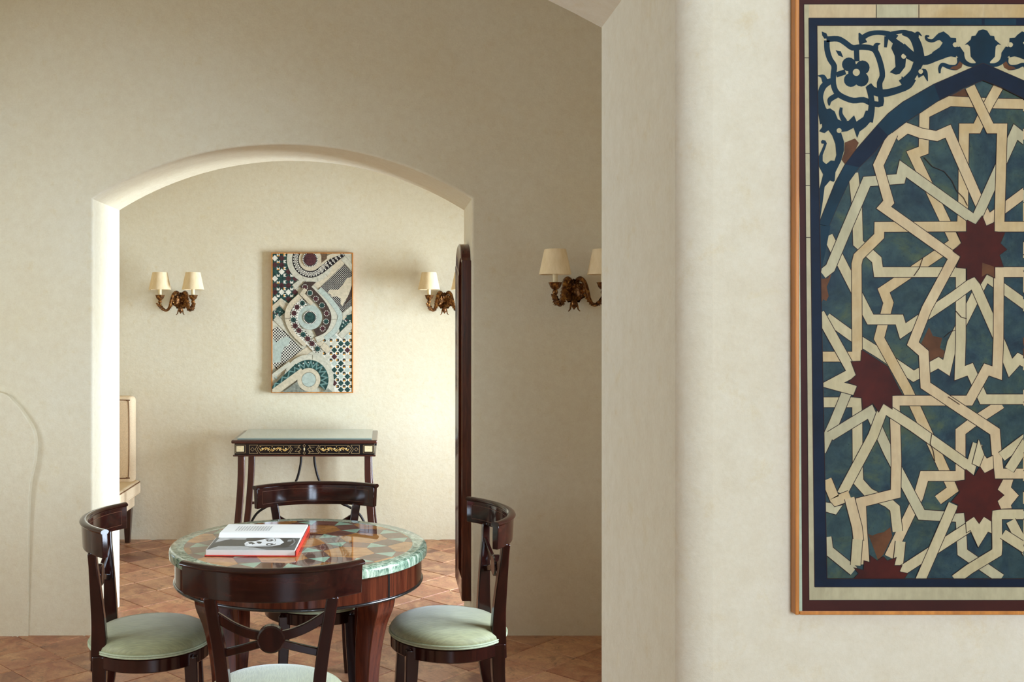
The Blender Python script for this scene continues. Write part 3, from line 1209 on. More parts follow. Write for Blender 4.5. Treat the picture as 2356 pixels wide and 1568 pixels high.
def make_sconce(name, label, group):
    t = thing(name, label, 'wall lamp', group=group)
    # backplate of overlapping leaves
    MB().lathe([(.0, -.012), (.034, -.012), (.040, -.004), (.034, .004), (.0, .010)], 20).obj('backplate', GILT, t, 60)
    bp = t.children[-1]
    bp.rotation_euler = (pi / 2, 0, 0)
    bp.location = (0, -.010, .005)
    for k, (a, L, w) in enumerate(((90, .058, .024), (38, .056, .022), (142, .056, .022), (-25, .058, .024), (205, .058, .024), (-62, .055, .02), (242, .055, .02), (65, .04, .018), (115, .04, .018))):
        ca, sa = cos(radians(a)), sin(radians(a))
        base = Vector((ca * .006, -.020, .005 + sa * .006))
        P = spline([base, base + Vector((ca * L * .45, -.016, sa * L * .45)), base + Vector((ca * L * .85, -.014, sa * L * .85)), base + Vector((ca * L, -.030, sa * L))], 4)
        n_ = len(P)
        mb = MB()
        leaf(mb, P, [w * (0.45 + .75 * sin(pi * min(1, .12 + i / n_))) * (1 - .75 * (i / n_) ** 4) for i in range(n_)], (0, -1, 0), .35, .16)
        mb.obj('leaf', GILT, t, 50)
    # hanging tulip bud
    bud = MB().lathe([(.003, -.030), (.010, -.036), (.016, -.048), (.0165, -.060), (.012, -.074), (.004, -.084), (.0005, -.088)], 14,
                     squash=lambda r, a: r * (1 + .12 * cos(3 * a))).obj('bud', GILT, t, 50, loc=(0, -.055, .0))
    MB().tube([(0, -.02, -.005), (0, -.045, -.022), (0, -.055, -.034)], .005, 8).obj('bud_stem', GILT, t, 60)
    for s in (-1, 1):
        mb = MB()
        P = spline([(s * .012, -.055, -.05), (s * .018, -.058, -.072), (s * .021, -.060, -.086), (s * .030, -.064, -.096)], 3)
        leaf(mb, P, [.006 * (1 - .7 * i / len(P)) for i in range(len(P))], (0, -1, 0), .2)
        mb.obj('petal', GILT, bud, 50, loc=(0, .055, 0))
    Ld = sqrt(.12 ** 2 + .20 ** 2)
    for s in (-1, 1):
        dx, dy = s * .12 / Ld, -.20 / Ld

        def Q(r, z):
            return (dx * r, dy * r, z)
        prof = [(.010, .020), (.030, .055), (.062, .072), (.094, .052), (.116, .008), (.132, -.036), (.160, -.064), (.194, -.060), (.220, -.036), (.2332, -.012)]
        P = spline([Q(r, z) for r, z in prof], 5)
        n_ = len(P)
        arm = MB().tube(P, [.013 - .006 * i / n_ for i in range(n_)], 10, up=(dy, -dx, 0)).obj('arm', GILT, t, 60)
        # acanthus sheathing the arm
        for i0, i1, w in ((2, 22, .019), (16, 34, .017), (28, 44, .019)):
            sub = P[i0:i1]
            m_ = len(sub)
            mb = MB()
            tips = [Vector(p) + Vector((0, 0, .006 + .004 * (k / m_))) for k, p in enumerate(sub)]
            leaf(mb, tips, [w * (.5 + .6 * sin(pi * (.15 + .8 * k / m_))) * (1 - .6 * (k / m_) ** 5) for k in range(m_)], (0, 0, 1) if True else (0, 1, 0), -.5, .2)
            mb.obj('acanthus', GILT, arm, 50)
        mb = MB()
        P2 = spline([Q(.196, -.058), Q(.232, -.044), Q(.262, -.020), Q(.272, -.012)], 4)
        leaf(mb, P2, [.016 * (1 - .8 * (k / len(P2)) ** 2) for k in range(len(P2))], (0, 0, 1), .35, .15)
        mb.obj('acanthus', GILT, arm, 50)
        e = Vector(Q(.2332, 0))
        MB().lathe([(.002, -.018), (.010, -.014), (.0145, -.004), (.012, .006), (.006, .011)], 16).obj('knob', GILT, t, 60, loc=e)
        cup = MB().lathe([(.004, .008), (.014, .012), (.024, .024), (.029, .040), (.033, .046), (.029, .044), (.020, .030), (.011, .026)], 24, close=False,
                         squash=lambda r, a: r * (1 + .13 * cos(5 * a))).obj('drip_cup', GILT, t, 60, loc=e)
        MB().lathe([(.0125, .024), (.0125, .100), (.0, .100)], 18).obj('candle_sleeve', CANDLE, t, 50, loc=e)
        th = .0012
        MB().lathe([(.080, .085), (.053, .211), (.053 - th, .211), (.080 - th, .085), (.080, .085)], 40, close=False).obj('lamp_shade', SHADE, t, 40, loc=e)
        mb = MB()
        mb.tube([(e.x + .0125 * 0, e.y, .10), (e.x, e.y, .20)], .002, 6)
        for k in range(3):
            a = k * 2 * pi / 3
            mb.tube([(e.x, e.y, .196), (e.x + .0535 * cos(a), e.y + .0535 * sin(a), .204)], .0012, 5)
        mb.obj('shade_carrier', IRON, t, 60)
    return t


SG = 'gilt two arm wall sconces'
s1 = make_sconce('wall_sconce', 'gilt sconce with cream shades on the far wall between settee and mosaic painting', SG)
s1.location = (-1.526, 7.578, 1.768)
s2 = copy_tree(s1)
s2.location = (.426, 7.578, 1.768)
s2['label'] = 'gilt two arm sconce on the far wall, partly hidden by the tall mirror'
s3 = copy_tree(s1)
s3.location = (.957, 5.256, 1.770)
s3['label'] = 'large shadowed gilt sconce on the arch wall, cut off by the near white pier'

# ================================================================== MOSAIC PAINTING ON THE FAR WALL
def pm(name, rgb, var=.08, sc=60, rough=.55):
    return plain(name, rgb, rough, var=var, scale=sc, spec=.15)


CR = pm('paint_stone', (186, 180, 158))
CR2 = pm('paint_stone_warm', (190, 176, 148))
CR3 = pm('paint_stone_blue', (166, 174, 160))
WH = pm('paint_white', (210, 204, 186))
GN = pm('paint_green', (38, 62, 56), .3)
PU = pm('paint_purple', (72, 42, 42), .25)
BK = pm('paint_black', (34, 28, 28), .2)
OR = pm('paint_orange', (206, 140, 52))
BR = pm('paint_umber', (96, 76, 56), .2)
DKB = pm('paint_dark_brown', (66, 52, 44), .2)
GY = pm('paint_grey', (122, 122, 108), .2)
TEAL = pm('paint_teal', (98, 126, 118))
LINE = pm('paint_line', (96, 84, 66), .1)

MW, MH = .607, 1.042
art = thing('mosaic_painting', 'tall painting of a curling marble mosaic in a thin gilt frame above the inlaid desk', 'painting', (-.5535, 7.578, 1.092))
MB().box(-MW / 2 + .006, MW / 2 - .006, -.026, 0, .006, MH - .006).obj('canvas', CR, art, 0)


def art3(x, y, lift):
    return ((x - 520) * MW / 824, -.0262 - lift, (1490 - y) * MH / 1404)


P_ = Paint(art3, .00003)
P_.box = (118, 923, 97, 1480)
P_.poly([(100, 80), (940, 80), (940, 1500), (100, 1500)], CR)
rp = random.Random(11)


def mask_tiles(poly, cols, ox, oy, step, base, tris=None):
    """diamond and triangle mosaic inside a region"""
    P_.poly(poly, base)

    def inside(x, y):
        r = False
        for i in range(len(poly)):
            (x1, y1), (x2, y2) = poly[i], poly[i - 1]
            if (y1 > y) != (y2 > y) and x < (x2 - x1) * (y - y1) / (y2 - y1) + x1:
                r = not r
        return r
    x0, x1 = min(p[0] for p in poly), max(p[0] for p in poly)
    y0, y1 = min(p[1] for p in poly), max(p[1] for p in poly)
    P_.lift += P_.step
    for i in range(int((x0 - ox) / step) - 1, int((x1 - ox) / step) + 2):
        for j in range(int((y0 - oy) / step) - 1, int((y1 - oy) / step) + 2):
            x, y = ox + i * step, oy + j * step
            h = step * .47
            col = rp.choice(cols)
            tri = rp.choice((OR, WH, WH, WH))
            if inside(x, y):
                P_.poly([(x - h, y), (x, y - h), (x + h, y), (x, y + h)], col, up=False)
            gx, gy = x + step / 2, y + step / 2
            if inside(gx, gy):
                g = step * .44
                for q, c_ in enumerate(tris or (WH, tri, WH, GN)):
                    a = q * pi / 2 + (i % 2) * pi / 2
                    P_.poly([(gx, gy), (gx + g * cos(a + .78) * .72, gy + g * sin(a + .78) * .72), (gx + g * cos(a - .78) * .72, gy + g * sin(a - .78) * .72)], c_, up=False)


mask_tiles([(112, 90), (275, 90), (285, 220), (330, 330), (400, 365), (325, 440), (385, 505), (290, 600), (210, 545), (115, 610)], [PU, GN, WH, PU, WH], 143, 142, 68, GN)
mask_tiles([(625, 965), (720, 885), (790, 900), (820, 960), (925, 870), (925, 1485), (745, 1485), (735, 1300), (700, 1180), (625, 1115)], [GN, GN, CR3, PU, GN, CR], 676, 995, 66, WH, (GN, OR, GN, DKB))


def checker(poly, step, diag, c1, c2):
    P_.poly(poly, c1)

    def inside(x, y):
        r = False
        for i in range(len(poly)):
            (xa, ya), (xb, yb) = poly[i], poly[i - 1]
            if (ya > y) != (yb > y) and x < (xb - xa) * (y - ya) / (yb - ya) + xa:
                r = not r
        return r
    x0, x1 = min(p[0] for p in poly), max(p[0] for p in poly)
    y0, y1 = min(p[1] for p in poly), max(p[1] for p in poly)
    P_.lift += P_.step
    j = 0
    y = y0
    while y < y1:
        x = x0 + (step if j % 2 else 0)
        while x < x1:
            if inside(x, y):
                h = step * .5
                P_.poly([(x - h, y), (x, y - h), (x + h, y), (x, y + h)] if diag else [(x - h, y - h), (x + h, y - h), (x + h, y + h), (x - h, y + h)], c2, up=False)
            x += 2 * step
        y += step
        j += 1


checker([(585, 440), (832, 190), (925, 285), (925, 620), (832, 695)], 10.5, True, BK, WH)
checker([(115, 860), (165, 830), (300, 910), (432, 1050), (178, 1275), (115, 1190)], 14.5, False, BK, WH)
# two worn stone silhouettes
P_.poly([(675, 490), (700, 455), (780, 458), (825, 410), (868, 345), (925, 322), (925, 420), (890, 500), (840, 590), (822, 622), (806, 600), (806, 545), (765, 522), (720, 532), (700, 500)], CR2)
P_.poly([(925, 400), (890, 500), (830, 640), (925, 520)], DKB)
P_.poly([(115, 930), (160, 985), (215, 940), (262, 925), (300, 945), (285, 1010), (240, 1030), (205, 1100), (200, 1180), (115, 1190)], CR3)
# little panels
for poly in ([(115, 680), (190, 620), (252, 680), (200, 722), (120, 770)], [(765, 740), (920, 700), (925, 800), (850, 882), (800, 882)]):
    P_.poly(poly, GN)
    cx, cy = sum(p[0] for p in poly) / len(poly), sum(p[1] for p in poly) / len(poly)
    for k in range(26):
        x, y = cx + rp.uniform(-55, 55), cy + rp.uniform(-45, 45)
        P_.disc((x, y), rp.uniform(4, 9), rp.choice((WH, CR3, TEAL, PU)), 5)
# stone bands of the strapwork
P_.strip([(115, 650), (220, 555)], 42, CR2, LINE, 2)
P_.strip([(150, 735), (420, 1010), (500, 1060)], 62, CR, LINE, 2)
P_.strip([(205, 590), (265, 650)], 46, CR2, LINE, 2)
P_.strip([(335, 430), (420, 370)], 52, CR, LINE, 2)
P_.strip([(120, 1270), (180, 1335)], 60, CR3, LINE, 2)
P_.strip([(150, 1310), (500, 1040)], 66, CR2, LINE, 2)
P_.strip([(530, 450), (700, 290), (835, 160)], 68, CR2, LINE, 2)
P_.strip([(830, 140), (925, 240)], 52, CR, LINE, 2)
P_.strip([(770, 665), (850, 745)], 48, CR2, LINE, 2)
P_.strip([(800, 925), (925, 800)], 60, CR, LINE, 2)
P_.strip([(830, 715), (925, 635)], 44, CR, LINE, 2)
P_.strip([(545, 930), (690, 1075)], 66, CR2, LINE, 2)
# upper roundel
c = (500, 155)
P_.ring(c, 180, 236, CR, .05, pi * .98)
P_.ring(c, 182, 236, CR, pi * .95, pi * 1.4)
P_.ring(c, 116, 182, BK, -.1, pi * 1.5)
P_.strip([(600, 275), (830, 90)], 62, BK)
for k in range(30):
    a = -.05 + k * .165
    for rr, sz, m_ in ((132, 9, WH), (149, 13, WH), (166, 9, WH), (149, 6, PU)):
        P_.disc((c[0] + rr * cos(a + (.08 if rr != 149 else 0)), c[1] + rr * sin(a + (.08 if rr != 149 else 0))), sz, m_, 4, a)
for k in range(8):
    x, y = 610 + k * 30, 262 - k * 24
    for ox, oy, sz, m_ in ((0, 0, 14, WH), (0, 0, 6, PU), (-14, -16, 8, WH), (14, 16, 8, WH)):
        P_.disc((x + ox, y + oy), sz, m_, 4)
P_.disc(c, 116, CR2, 40)
P_.strip([(560, 230), (690, 130), (800, 90)], 40, CR2)
P_.poly([(610, 90), (672, 90), (668, 148), (612, 190)], BR)
# central S: dark ribbon with rosettes, pale ribbon with florets
P_.strip(spline([(470, 395), (560, 480), (650, 575), (735, 690), (725, 800), (640, 915), (560, 960)], 8), 56, CR, LINE, 2)
P_.strip(spline([(590, 450), (700, 560), (775, 660), (800, 740), (750, 860), (650, 950)], 8), 50, CR3, LINE, 2)
P_.strip(spline([(425, 400), (520, 490), (610, 590), (662, 680), (672, 760), (630, 850), (550, 890)], 8), 78, DKB)
P_.poly([(395, 430), (450, 380), (560, 380), (500, 440)], DKB)
for k, (x, y) in enumerate(((447, 432), (497, 490), (556, 548), (618, 614), (665, 694), (660, 775), (625, 845))):
    P_.disc((x, y), 30, WH, 10)
    P_.disc((x, y), 24, (PU if k % 2 == 0 else GN), 10)
    for q in range(8):
        a = q * pi / 4
        P_.disc((x + 26 * cos(a), y + 26 * sin(a)), 5, BK, 4)
P_.disc((498, 735), 122, CR3, 44)
P_.strip(spline([(400, 520), (300, 620), (270, 740), (330, 880), (460, 1010)], 8), 54, CR2, LINE, 2)
P_.strip(spline([(445, 575), (370, 640), (338, 735), (370, 850), (470, 955), (570, 1060)], 8), 76, WH)
for k, (x, y) in enumerate(((422, 592), (368, 632), (338, 692), (332, 758), (350, 818), (388, 865), (430, 905), (476, 948), (520, 996), (574, 1048))):
    for q in range(9):
        a = q * .7 + k
        P_.disc((x + 36 * cos(a), y + 36 * sin(a)), 6, BK, 4, a)
    P_.disc((x, y), 27, (PU if k % 3 else GN), 8)
    P_.disc((x, y), 8, BK, 6)
P_.strip([(455, 450), (420, 500), (520, 600)], 40, CR2, LINE, 2)
# teeth rings
for c, r, m_ in (((500, 155), 62, PU), ((498, 735), 52, GN)):
    P_.disc(c, r + 15, BK, 36)
    for k in range(26):
        a = k * 2 * pi / 26
        P_.poly([(c[0] + (r + 15) * cos(a - .1), c[1] + (r + 15) * sin(a - .1)), (c[0] + (r + 15) * cos(a + .1), c[1] + (r + 15) * sin(a + .1)), (c[0] + r * cos(a), c[1] + r * sin(a))], WH)
    P_.disc(c, r, m_, 32)
# lower roundel with zigzag
c = (487, 1355)
P_.ring(c, 196, 250, CR, -pi, .6)
P_.strip([(110, 1330), (300, 1190)], 40, CR)
P_.ring(c, 118, 198, GN, -pi * .78, .55)
P_.strip([(120, 1480), (385, 1225)], 84, GN)
zz = []
for k in range(19):
    a = -pi * .78 + k * (.55 + pi * .78) / 18
    r = 130 if k % 2 else 186
    zz.append((c[0] + r * cos(a), c[1] + r * sin(a)))
P_.strip([(135, 1440), (150, 1390), (205, 1400), (220, 1330), (275, 1340), (290, 1270), (345, 1280)] + zz, 13, TEAL)
for k in range(10):
    a = -pi * .7 + k * .3
    P_.disc((c[0] + 172 * cos(a), c[1] + 172 * sin(a)), 9, WH if k < 4 else GY, 3, a)
P_.strip([(110, 1500), (430, 1270)], 70, CR2)
P_.poly([(215, 1490), (372, 1372), (405, 1450), (480, 1490)], GY)
P_.poly([(610, 1490), (680, 1440), (740, 1490)], GY)
P_.disc(c, 116, CR2, 44)
P_.disc(c, 74, LINE, 40)
P_.disc(c, 70, CR3, 40)
for a, b in (((245, 748), (297, 746)), ((430, 350), (425, 322)), ((575, 340), (580, 372)), ((655, 300), (680, 330)), ((710, 750), (770, 758)), ((525, 1110), (522, 1155)), ((245, 1245), (268, 1275)), ((615, 1015), (640, 985))):
    P_.strip([a, b], 3, LINE)
P_.obj('painted_mosaic', art)
for nm, b in (('frame_bar', (-MW / 2, -MW / 2 + .008, -.030, 0, 0, MH)), ('frame_bar', (MW / 2 - .008, MW / 2, -.030, 0, 0, MH)),
              ('frame_bar', (-MW / 2 + .008, MW / 2 - .008, -.030, 0, 0, .008)), ('frame_bar', (-MW / 2 + .008, MW / 2 - .008, -.030, 0, MH - .008, MH))):
    MB().box(*b).obj(nm, FRAMEG, art, 0, bevel=.001)

# ================================================================== LARGE STAR LATTICE PAINTING ON THE NEAR WALL
def blue_field():
    t = NT('paint_blue_green')
    v = t.coord((1, 1, 1))
    n1 = t.noise(v, 11, 6, .65, .8)
    n2 = t.noise(v, 40, 5, .7, .4)
    n3 = t.noise(v, 260, 2, .5)
    c = t.ramp(n1, [(.28, lin((24, 34, 46))), (.42, lin((36, 54, 60))), (.55, lin((48, 66, 64))), (.66, lin((70, 80, 56))), (.78, lin((36, 62, 76)))])
    c = t.mix(.5, c, t.ramp(n2, [(.3, g4(.22)), (.7, g4(.76))]), 'OVERLAY')
    c = t.mix(t.ramp(n3, [(.66, g4(0)), (.72, g4(.5))]), c, lin((22, 40, 48)))
    return t.set(c, .5, spec=.15)


def cream_paint(name, a, b):
    t = NT(name)
    n1 = t.noise(t.coord(), 16, 4, .6, .5)
    n2 = t.noise(t.coord((1, 1, .3)), 120, 3, .6)
    c = t.ramp(n1, [(.3, lin(a)), (.7, lin(b))])
    c = t.mix(.12, c, t.ramp(n2, [(.3, g4(.2)), (.7, g4(.8))]), 'OVERLAY')
    return t.set(c, .55, spec=.15)


FIELD = blue_field()
C1 = cream_paint('paint_cream', (168, 154, 116), (186, 171, 134))
C2 = cream_paint('paint_cream_pink', (178, 152, 114), (190, 169, 131))
C3 = cream_paint('paint_cream_ochre', (172, 144, 98), (186, 164, 124))
C4 = cream_paint('paint_cream_grey', (160, 150, 118), (178, 168, 134))
EDGE = pm('paint_outline', (44, 26, 22), .1)
NAVY = pm('paint_navy', (12, 24, 40), .2, 14)
NAVY2 = pm('paint_navy_teal', (16, 42, 54), .2, 14)
ARAB = pm('paint_arabesque_blue', (10, 36, 48), .25, 12)
RED = pm('paint_oxide_red', (62, 19, 11), .22, 18)
MAR = pm('paint_maroon', (58, 25, 19), .12, 10)
UMB = pm('paint_patch_umber', (84, 52, 30), .2, 24)
GRN = pm('paint_sage_line', (168, 178, 154), .05)

K = .0003276                      # metres per drawing unit (half a photograph pixel at the wall)
AX = 921.6                        # symmetry axis of the design
UL, UR = 58.0, 2 * 921.6 - 58.0   # outer edges of the frame in drawing units
UT, UB = -44.0, 2826.0
PWX = .5962
big = thing('lattice_painting', 'large painting of a blue and cream star lattice in a gilt frame', 'painting',
            (PWX + AX * K, 1.549, 2.1048 - UB * K))
BT = .0145


def big3(u, v, lift):
    return ((u - AX) * K, -BT - lift, (UB - v) * K)


W2 = (UR - UL) / 2 * K
HT = (UB - UT) * K
MB().box(-W2 + .005, W2 - .005, -BT + .0003, 0, .005, HT - .005).obj('canvas', FIELD, big, 0)
G = Paint(big3, .000018)
G.box = (UL + 18, UR - 18, UT + 16, UB - 14)
G.axis, G.cut = AX, 1110.0


def O(c, pts):
    ox, oy = {'a': (40, 0), 'b': (552, 0), 'c': (40, 520), 'd': (552, 520), 'e': (40, 1040), 'f': (552, 1040), 'g': (40, 1560), 'h': (552, 1560),
              'i': (40, 2080), 'j': (552, 2080)}[c]
    return [(ox + x / 2.8, oy + y / 2.8) for x, y in pts]


G.poly([(60, 100), (1800, 100), (1800, 2700), (60, 2700)], FIELD)
# umber patches where the glaze is lost
G.poly(O('b', [(620, 1235), (810, 1135), (860, 1240)]), UMB)
G.poly(O('e', [(365, 680), (480, 670), (540, 560), (500, 700), (465, 780), (490, 900), (460, 965), (420, 940), (400, 980), (355, 940)]), UMB)
G.poly([(639, 1583), (677, 1504), (695, 1545), (738, 1554), (727, 1600), (759, 1621), (745, 1646), (727, 1644), (673, 1671), (670, 1603)], UMB)
G.poly(O('i', [(995, 1050), (1050, 1075), (1120, 1045), (1200, 1030), (1285, 965), (1310, 1080), (1200, 1310), (1130, 1400), (1040, 1160)]), UMB)
BWD = 45
bands = [
    (C1, [(205, 1460), (322, 1545), (451, 1625), (606, 1730), (720, 1668), (757, 1692), (784, 1576), (938, 1268), (1130, 1407)]),
    (C3, [(1130, 478), (990, 475), (773, 464), (656, 522), (652, 690), (604, 708), (797, 1113), (765, 1136), (468, 1336), (490, 1392), (447, 1556), (576, 1790), (700, 2058), (766, 2205), (787, 2250), (718, 2300)]),
    (C2, [(494, 2562), (628, 2284), (655, 2189), (822, 2189), (822, 1985), (873, 1946), (1010, 1857)]),
    (C1, [(180, 1850), (346, 1850), (348, 2130), (352, 2215), (400, 2268), (490, 2312), (520, 2338), (532, 2445)]),
    (C4, [(300, 1800), (240, 1945), (180, 2075)]),
    (C1, [(328, 795), (345, 950), (350, 1117), (436, 1194), (444, 1251), (823, 1251), (823, 1560), (818, 1716), (866, 1698), (927, 1836), (1130, 1836)]),
    (C1, [(211, 1085), (397, 1450), (407, 1469), (540, 1469), (556, 1522), (798, 1358), (882, 1296), (1016, 1600), (1052, 1692), (1090, 1650), (1130, 1672)]),
    (C3, [(997, 396), (941, 496), (897, 590), (838, 590), (836, 720), (834, 940), (828, 1041), (448, 1043), (447, 1085), (351, 1180), (343, 1215), (346, 1640), (176, 1640)]),
    (C2, [(522, 628), (575, 588), (640, 612), (712, 625), (764, 602), (905, 925), (948, 1012), (1130, 876)]),
    (C4, [(222, 2005), (405, 1893), (490, 2080), (642, 2368), (822, 2378), (830, 2540), (1008, 2662)]),
    (C2, [(1130, 1251), (998, 1251), (996, 1560), (990, 1716), (941, 1699), (862, 1842), (518, 1842), (526, 2120), (523, 2270), (363, 2310), (368, 2430), (380, 2595)]),
    (C4, [(186, 1260), (222, 1232), (283, 1085), (390, 834), (545, 822), (556, 775), (890, 1015), (1075, 606), (1130, 650)]),
    (C2, [(511, 613), (443, 759), (491, 928), (468, 954), (792, 1184), (666, 1418), (602, 1580), (652, 1624), (660, 1772), (823, 1881), (980, 1985), (991, 2120), (998, 2178), (1130, 2178)]),
    (C3, [(865, 398), (958, 590), (1013, 590), (1000, 1042), (1130, 1042)]),
    (C1, [(172, 1440), (325, 1714), (226, 1766), (338, 1796)]),
    (C1, [(900, 2040), (868, 2150), (600, 1960), (467, 1874), (419, 2003), (275, 2272)]),
    (C3, [(205, 2205), (240, 2290), (246, 2304), (312, 2278)]),
    (C2, [(310, 2290), (345, 2425), (352, 2490)]),
    (C4, [(204, 2470), (212, 2530), (330, 2626)]),
    (C1, [(347, 2480), (338, 2600)]),
    (C1, [(545, 2490), (532, 2612)]),
    (C1, [(545, 2628), (872, 2416)]),
    (C1, [(788, 2318), (636, 2668)]),
    (C1, [(1130, 2365), (988, 2365), (990, 2520), (988, 2540), (863, 2616), (795, 2666)]),
    (C1, [(1052, 2395), (1130, 2545)]),
    (C1, [(1016, 2455), (1130, 2528)]),
    (C1, [(1010, 2100), (1130, 2010)]),
    (C1, [(1045, 2160), (1130, 2025)]),
]
rb = random.Random(5)
for mt, pts in bands:
    G.strip(pts, BWD, mt, EDGE, 3.2)


def shape(pts, m, ew=3):
    G.strip(pts + [pts[0]], ew * 2, EDGE)
    G.poly(pts, m)


shape(O('i', [(445, 645), (520, 655), (560, 705), (665, 680), (580, 800), (445, 762)]), C4)
shape(O('h', [(985, 1290), (1060, 1500), (1010, 1650), (905, 1600)]), C1)
shape(O('j', [(1060, 40), (1090, 80), (1165, 45), (1175, 215), (1062, 275), (1005, 180)]), C2)
shape(O('j', [(820, 890), (930, 820), (990, 910), (1050, 820), (1145, 880), (1150, 1040), (1105, 1020), (980, 1220), (880, 1000), (830, 1030)]), C1)
shape(O('j', [(1290, 350), (1430, 350), (1400, 450), (1500, 555), (1400, 680), (1410, 720), (1270, 725), (1225, 620), (1310, 550), (1220, 480)]), C2)
# red stars
shape([(850, 1013), (891, 1034), (920, 995), (938, 1041), (975, 1024), (975, 1066), (1023, 1070), (1002, 1119), (1032, 1147), (998, 1172), (1016, 1226), (977, 1226), (977, 1276), (941, 1258),
       (913, 1304), (886, 1270), (852, 1286), (850, 1233), (804, 1228), (822, 1179), (788, 1154), (827, 1117), (807, 1069), (850, 1067)], RED)
shape(O('g', [(915, 140), (1240, 350), (1430, 715), (1300, 720), (1300, 890), (1190, 820), (1130, 930), (1055, 820), (925, 900), (915, 750), (805, 740), (860, 600), (745, 550), (845, 460), (780, 290), (905, 285)]), RED)
shape(O('j', [(815, 220), (930, 310), (1000, 190), (1060, 275), (1175, 215), (1190, 350), (1290, 350), (1220, 480), (1305, 550), (1220, 625), (1265, 730), (1155, 745), (1145, 880), (1050, 820), (990, 910),
              (925, 820), (820, 890), (805, 770), (695, 780), (725, 675), (640, 635), (745, 510), (690, 375), (815, 360)]), RED)
shape(O('i', [(800, 1640), (880, 1560), (820, 1490), (940, 1520), (945, 1400), (1020, 1420), (1025, 1335), (1115, 1400), (1190, 1345), (1240, 1400), (1350, 1360), (1325, 1460), (1425, 1460), (1390, 1540), (1500, 1560), (1440, 1650)]), RED)
G.poly(O('f', [(1030, 470), (1180, 520), (1185, 660), (1090, 610), (1025, 650)]), UMB)
# hairline cracks
for cr in (O('d', [(280, 570), (390, 690), (540, 750), (640, 870), (700, 1000), (790, 1090), (840, 1190)]), O('f', [(690, 1090), (760, 1170), (830, 1190)]), O('f', [(540, 1430), (620, 1360), (680, 1340)]),
           O('h', [(590, 740), (740, 840)]), O('h', [(380, 1220), (360, 1340), (400, 1440), (420, 1568)]), O('f', [(265, 410), (220, 540), (150, 640)])):
    G.strip(cr, 3, EDGE)

# spandrel above the arch
G.axis, G.cut = AX, AX
arch_out = [(165, 1031), (197, 949), (240, 841), (286, 756), (336, 688), (436, 574), (486, 520), (552, 468), (695, 386), (884, 304), (930, 286)]
arch_in = [(215, 1040), (254, 949), (308, 834), (354, 770), (426, 699), (486, 624), (569, 563), (634, 521), (723, 461), (838, 404), (930, 368)]
G.poly([(156, 1031)] + arch_out + [(930, 112), (156, 112)], C1)
A = ARAB


def S(c, pts, w, n=5):
    p = spline(O(c, pts), n)
    if isinstance(w, (list, tuple)):
        m_ = len(p)
        k_ = len(w) - 1
        ww = []
        for i in range(m_):
            t_ = i / (m_ - 1) * k_
            j_ = min(int(t_), k_ - 1)
            ww.append((w[j_] + (w[j_ + 1] - w[j_]) * (t_ - j_)) / 2.4)
    else:
        ww = w / 2.45
    G.strip([tuple(q) for q in p], ww, A)


def D(c, x, y, r, m):
    G.disc(O(c, [(x, y)])[0], r / 2.8, m, 16)


S('a', [(460, 520), (465, 640), (500, 760), (555, 850), (545, 960), (545, 1080), (580, 1180), (660, 1245), (800, 1295), (930, 1285), (1040, 1330), (1155, 1335), (1150, 1200), (1140, 1070), (1175, 980), (1160, 850), (1110, 700), (1050, 625), (900, 605), (790, 615), (690, 545), (600, 500), (455, 505)], 64, 3)
for x, y, r in ((745, 830, 90), (920, 870, 92), (905, 1020, 95), (770, 1030, 90), (840, 930, 105)):
    D('a', x, y, r, A)
D('a', 840, 932, 46, C1)
G.poly(O('a', [(395, 405), (455, 430), (480, 490), (430, 500), (400, 455)]), A)
G.poly(O('a', [(573, 648), (640, 660), (672, 740), (610, 715)]), A)
S('a', [(842, 640), (848, 790)], 60)
S('a', [(580, 965), (700, 925)], 60)
S('a', [(875, 425), (905, 490), (930, 560)], [14, 70, 90])
S('a', [(900, 500), (1000, 440), (1120, 420), (1260, 440), (1350, 500)], [60, 55, 50, 60, 90])
S('a', [(1080, 640), (1100, 580), (1150, 562)], [70, 50, 6])
G.poly(O('a', [(1310, 470), (1440, 560), (1575, 690), (1575, 800), (1480, 750), (1470, 860), (1400, 950), (1350, 962), (1270, 930), (1345, 860), (1335, 720), (1290, 620), (1310, 560), (1215, 470), (1240, 430)]), A)
D('a', 1450, 725, 32, C1)
S('a', [(1230, 470), (1215, 610)], [50, 30])
S('a', [(1290, 430), (1450, 408), (1568, 440)], 40)
S('b', [(0, 425), (120, 460), (190, 580), (225, 760)], [45, 90, 100, 110])
S('b', [(170, 470), (200, 430), (250, 465)], [70, 40, 6])
S('a', [(1000, 1090), (1060, 1170), (1200, 1200), (1400, 1150), (1510, 1090), (1575, 1010)], [60, 90, 85, 75, 90, 70])
S('a', [(1465, 1090), (1425, 985)], [80, 6])
S('b', [(-10, 1090), (70, 1030), (150, 930), (210, 800)], [110, 110, 90, 110])
S('b', [(190, 960), (280, 930), (325, 1045)], [80, 70, 8])
D('b', 235, 922, 30, C1)
S('b', [(-10, 600), (130, 720), (280, 780), (430, 730), (600, 660), (700, 670)], [90, 90, 95, 100, 120, 120])
D('a', 1568 + 0, 0, .1, C1)
G.poly(O('b', [(400, 530), (460, 430), (530, 405), (590, 450), (620, 485), (690, 490), (692, 545), (640, 570), (700, 610), (740, 600), (795, 680), (800, 790), (720, 740), (680, 710), (600, 720), (440, 790), (340, 745), (390, 670), (480, 610), (520, 550), (480, 515)]), A)
D('b', 680, 577, 32, C1)
S('b', [(345, 468), (305, 470), (320, 512), (390, 525), (470, 470)], [18, 26, 30, 36, 60])
S('b', [(750, 680), (790, 790), (880, 838), (1010, 835)], [60, 55, 42, 44])
S('b', [(720, 740), (735, 820), (690, 868), (600, 862), (515, 832), (480, 880), (480, 945)], [30, 60, 62, 50, 40, 34, 18])
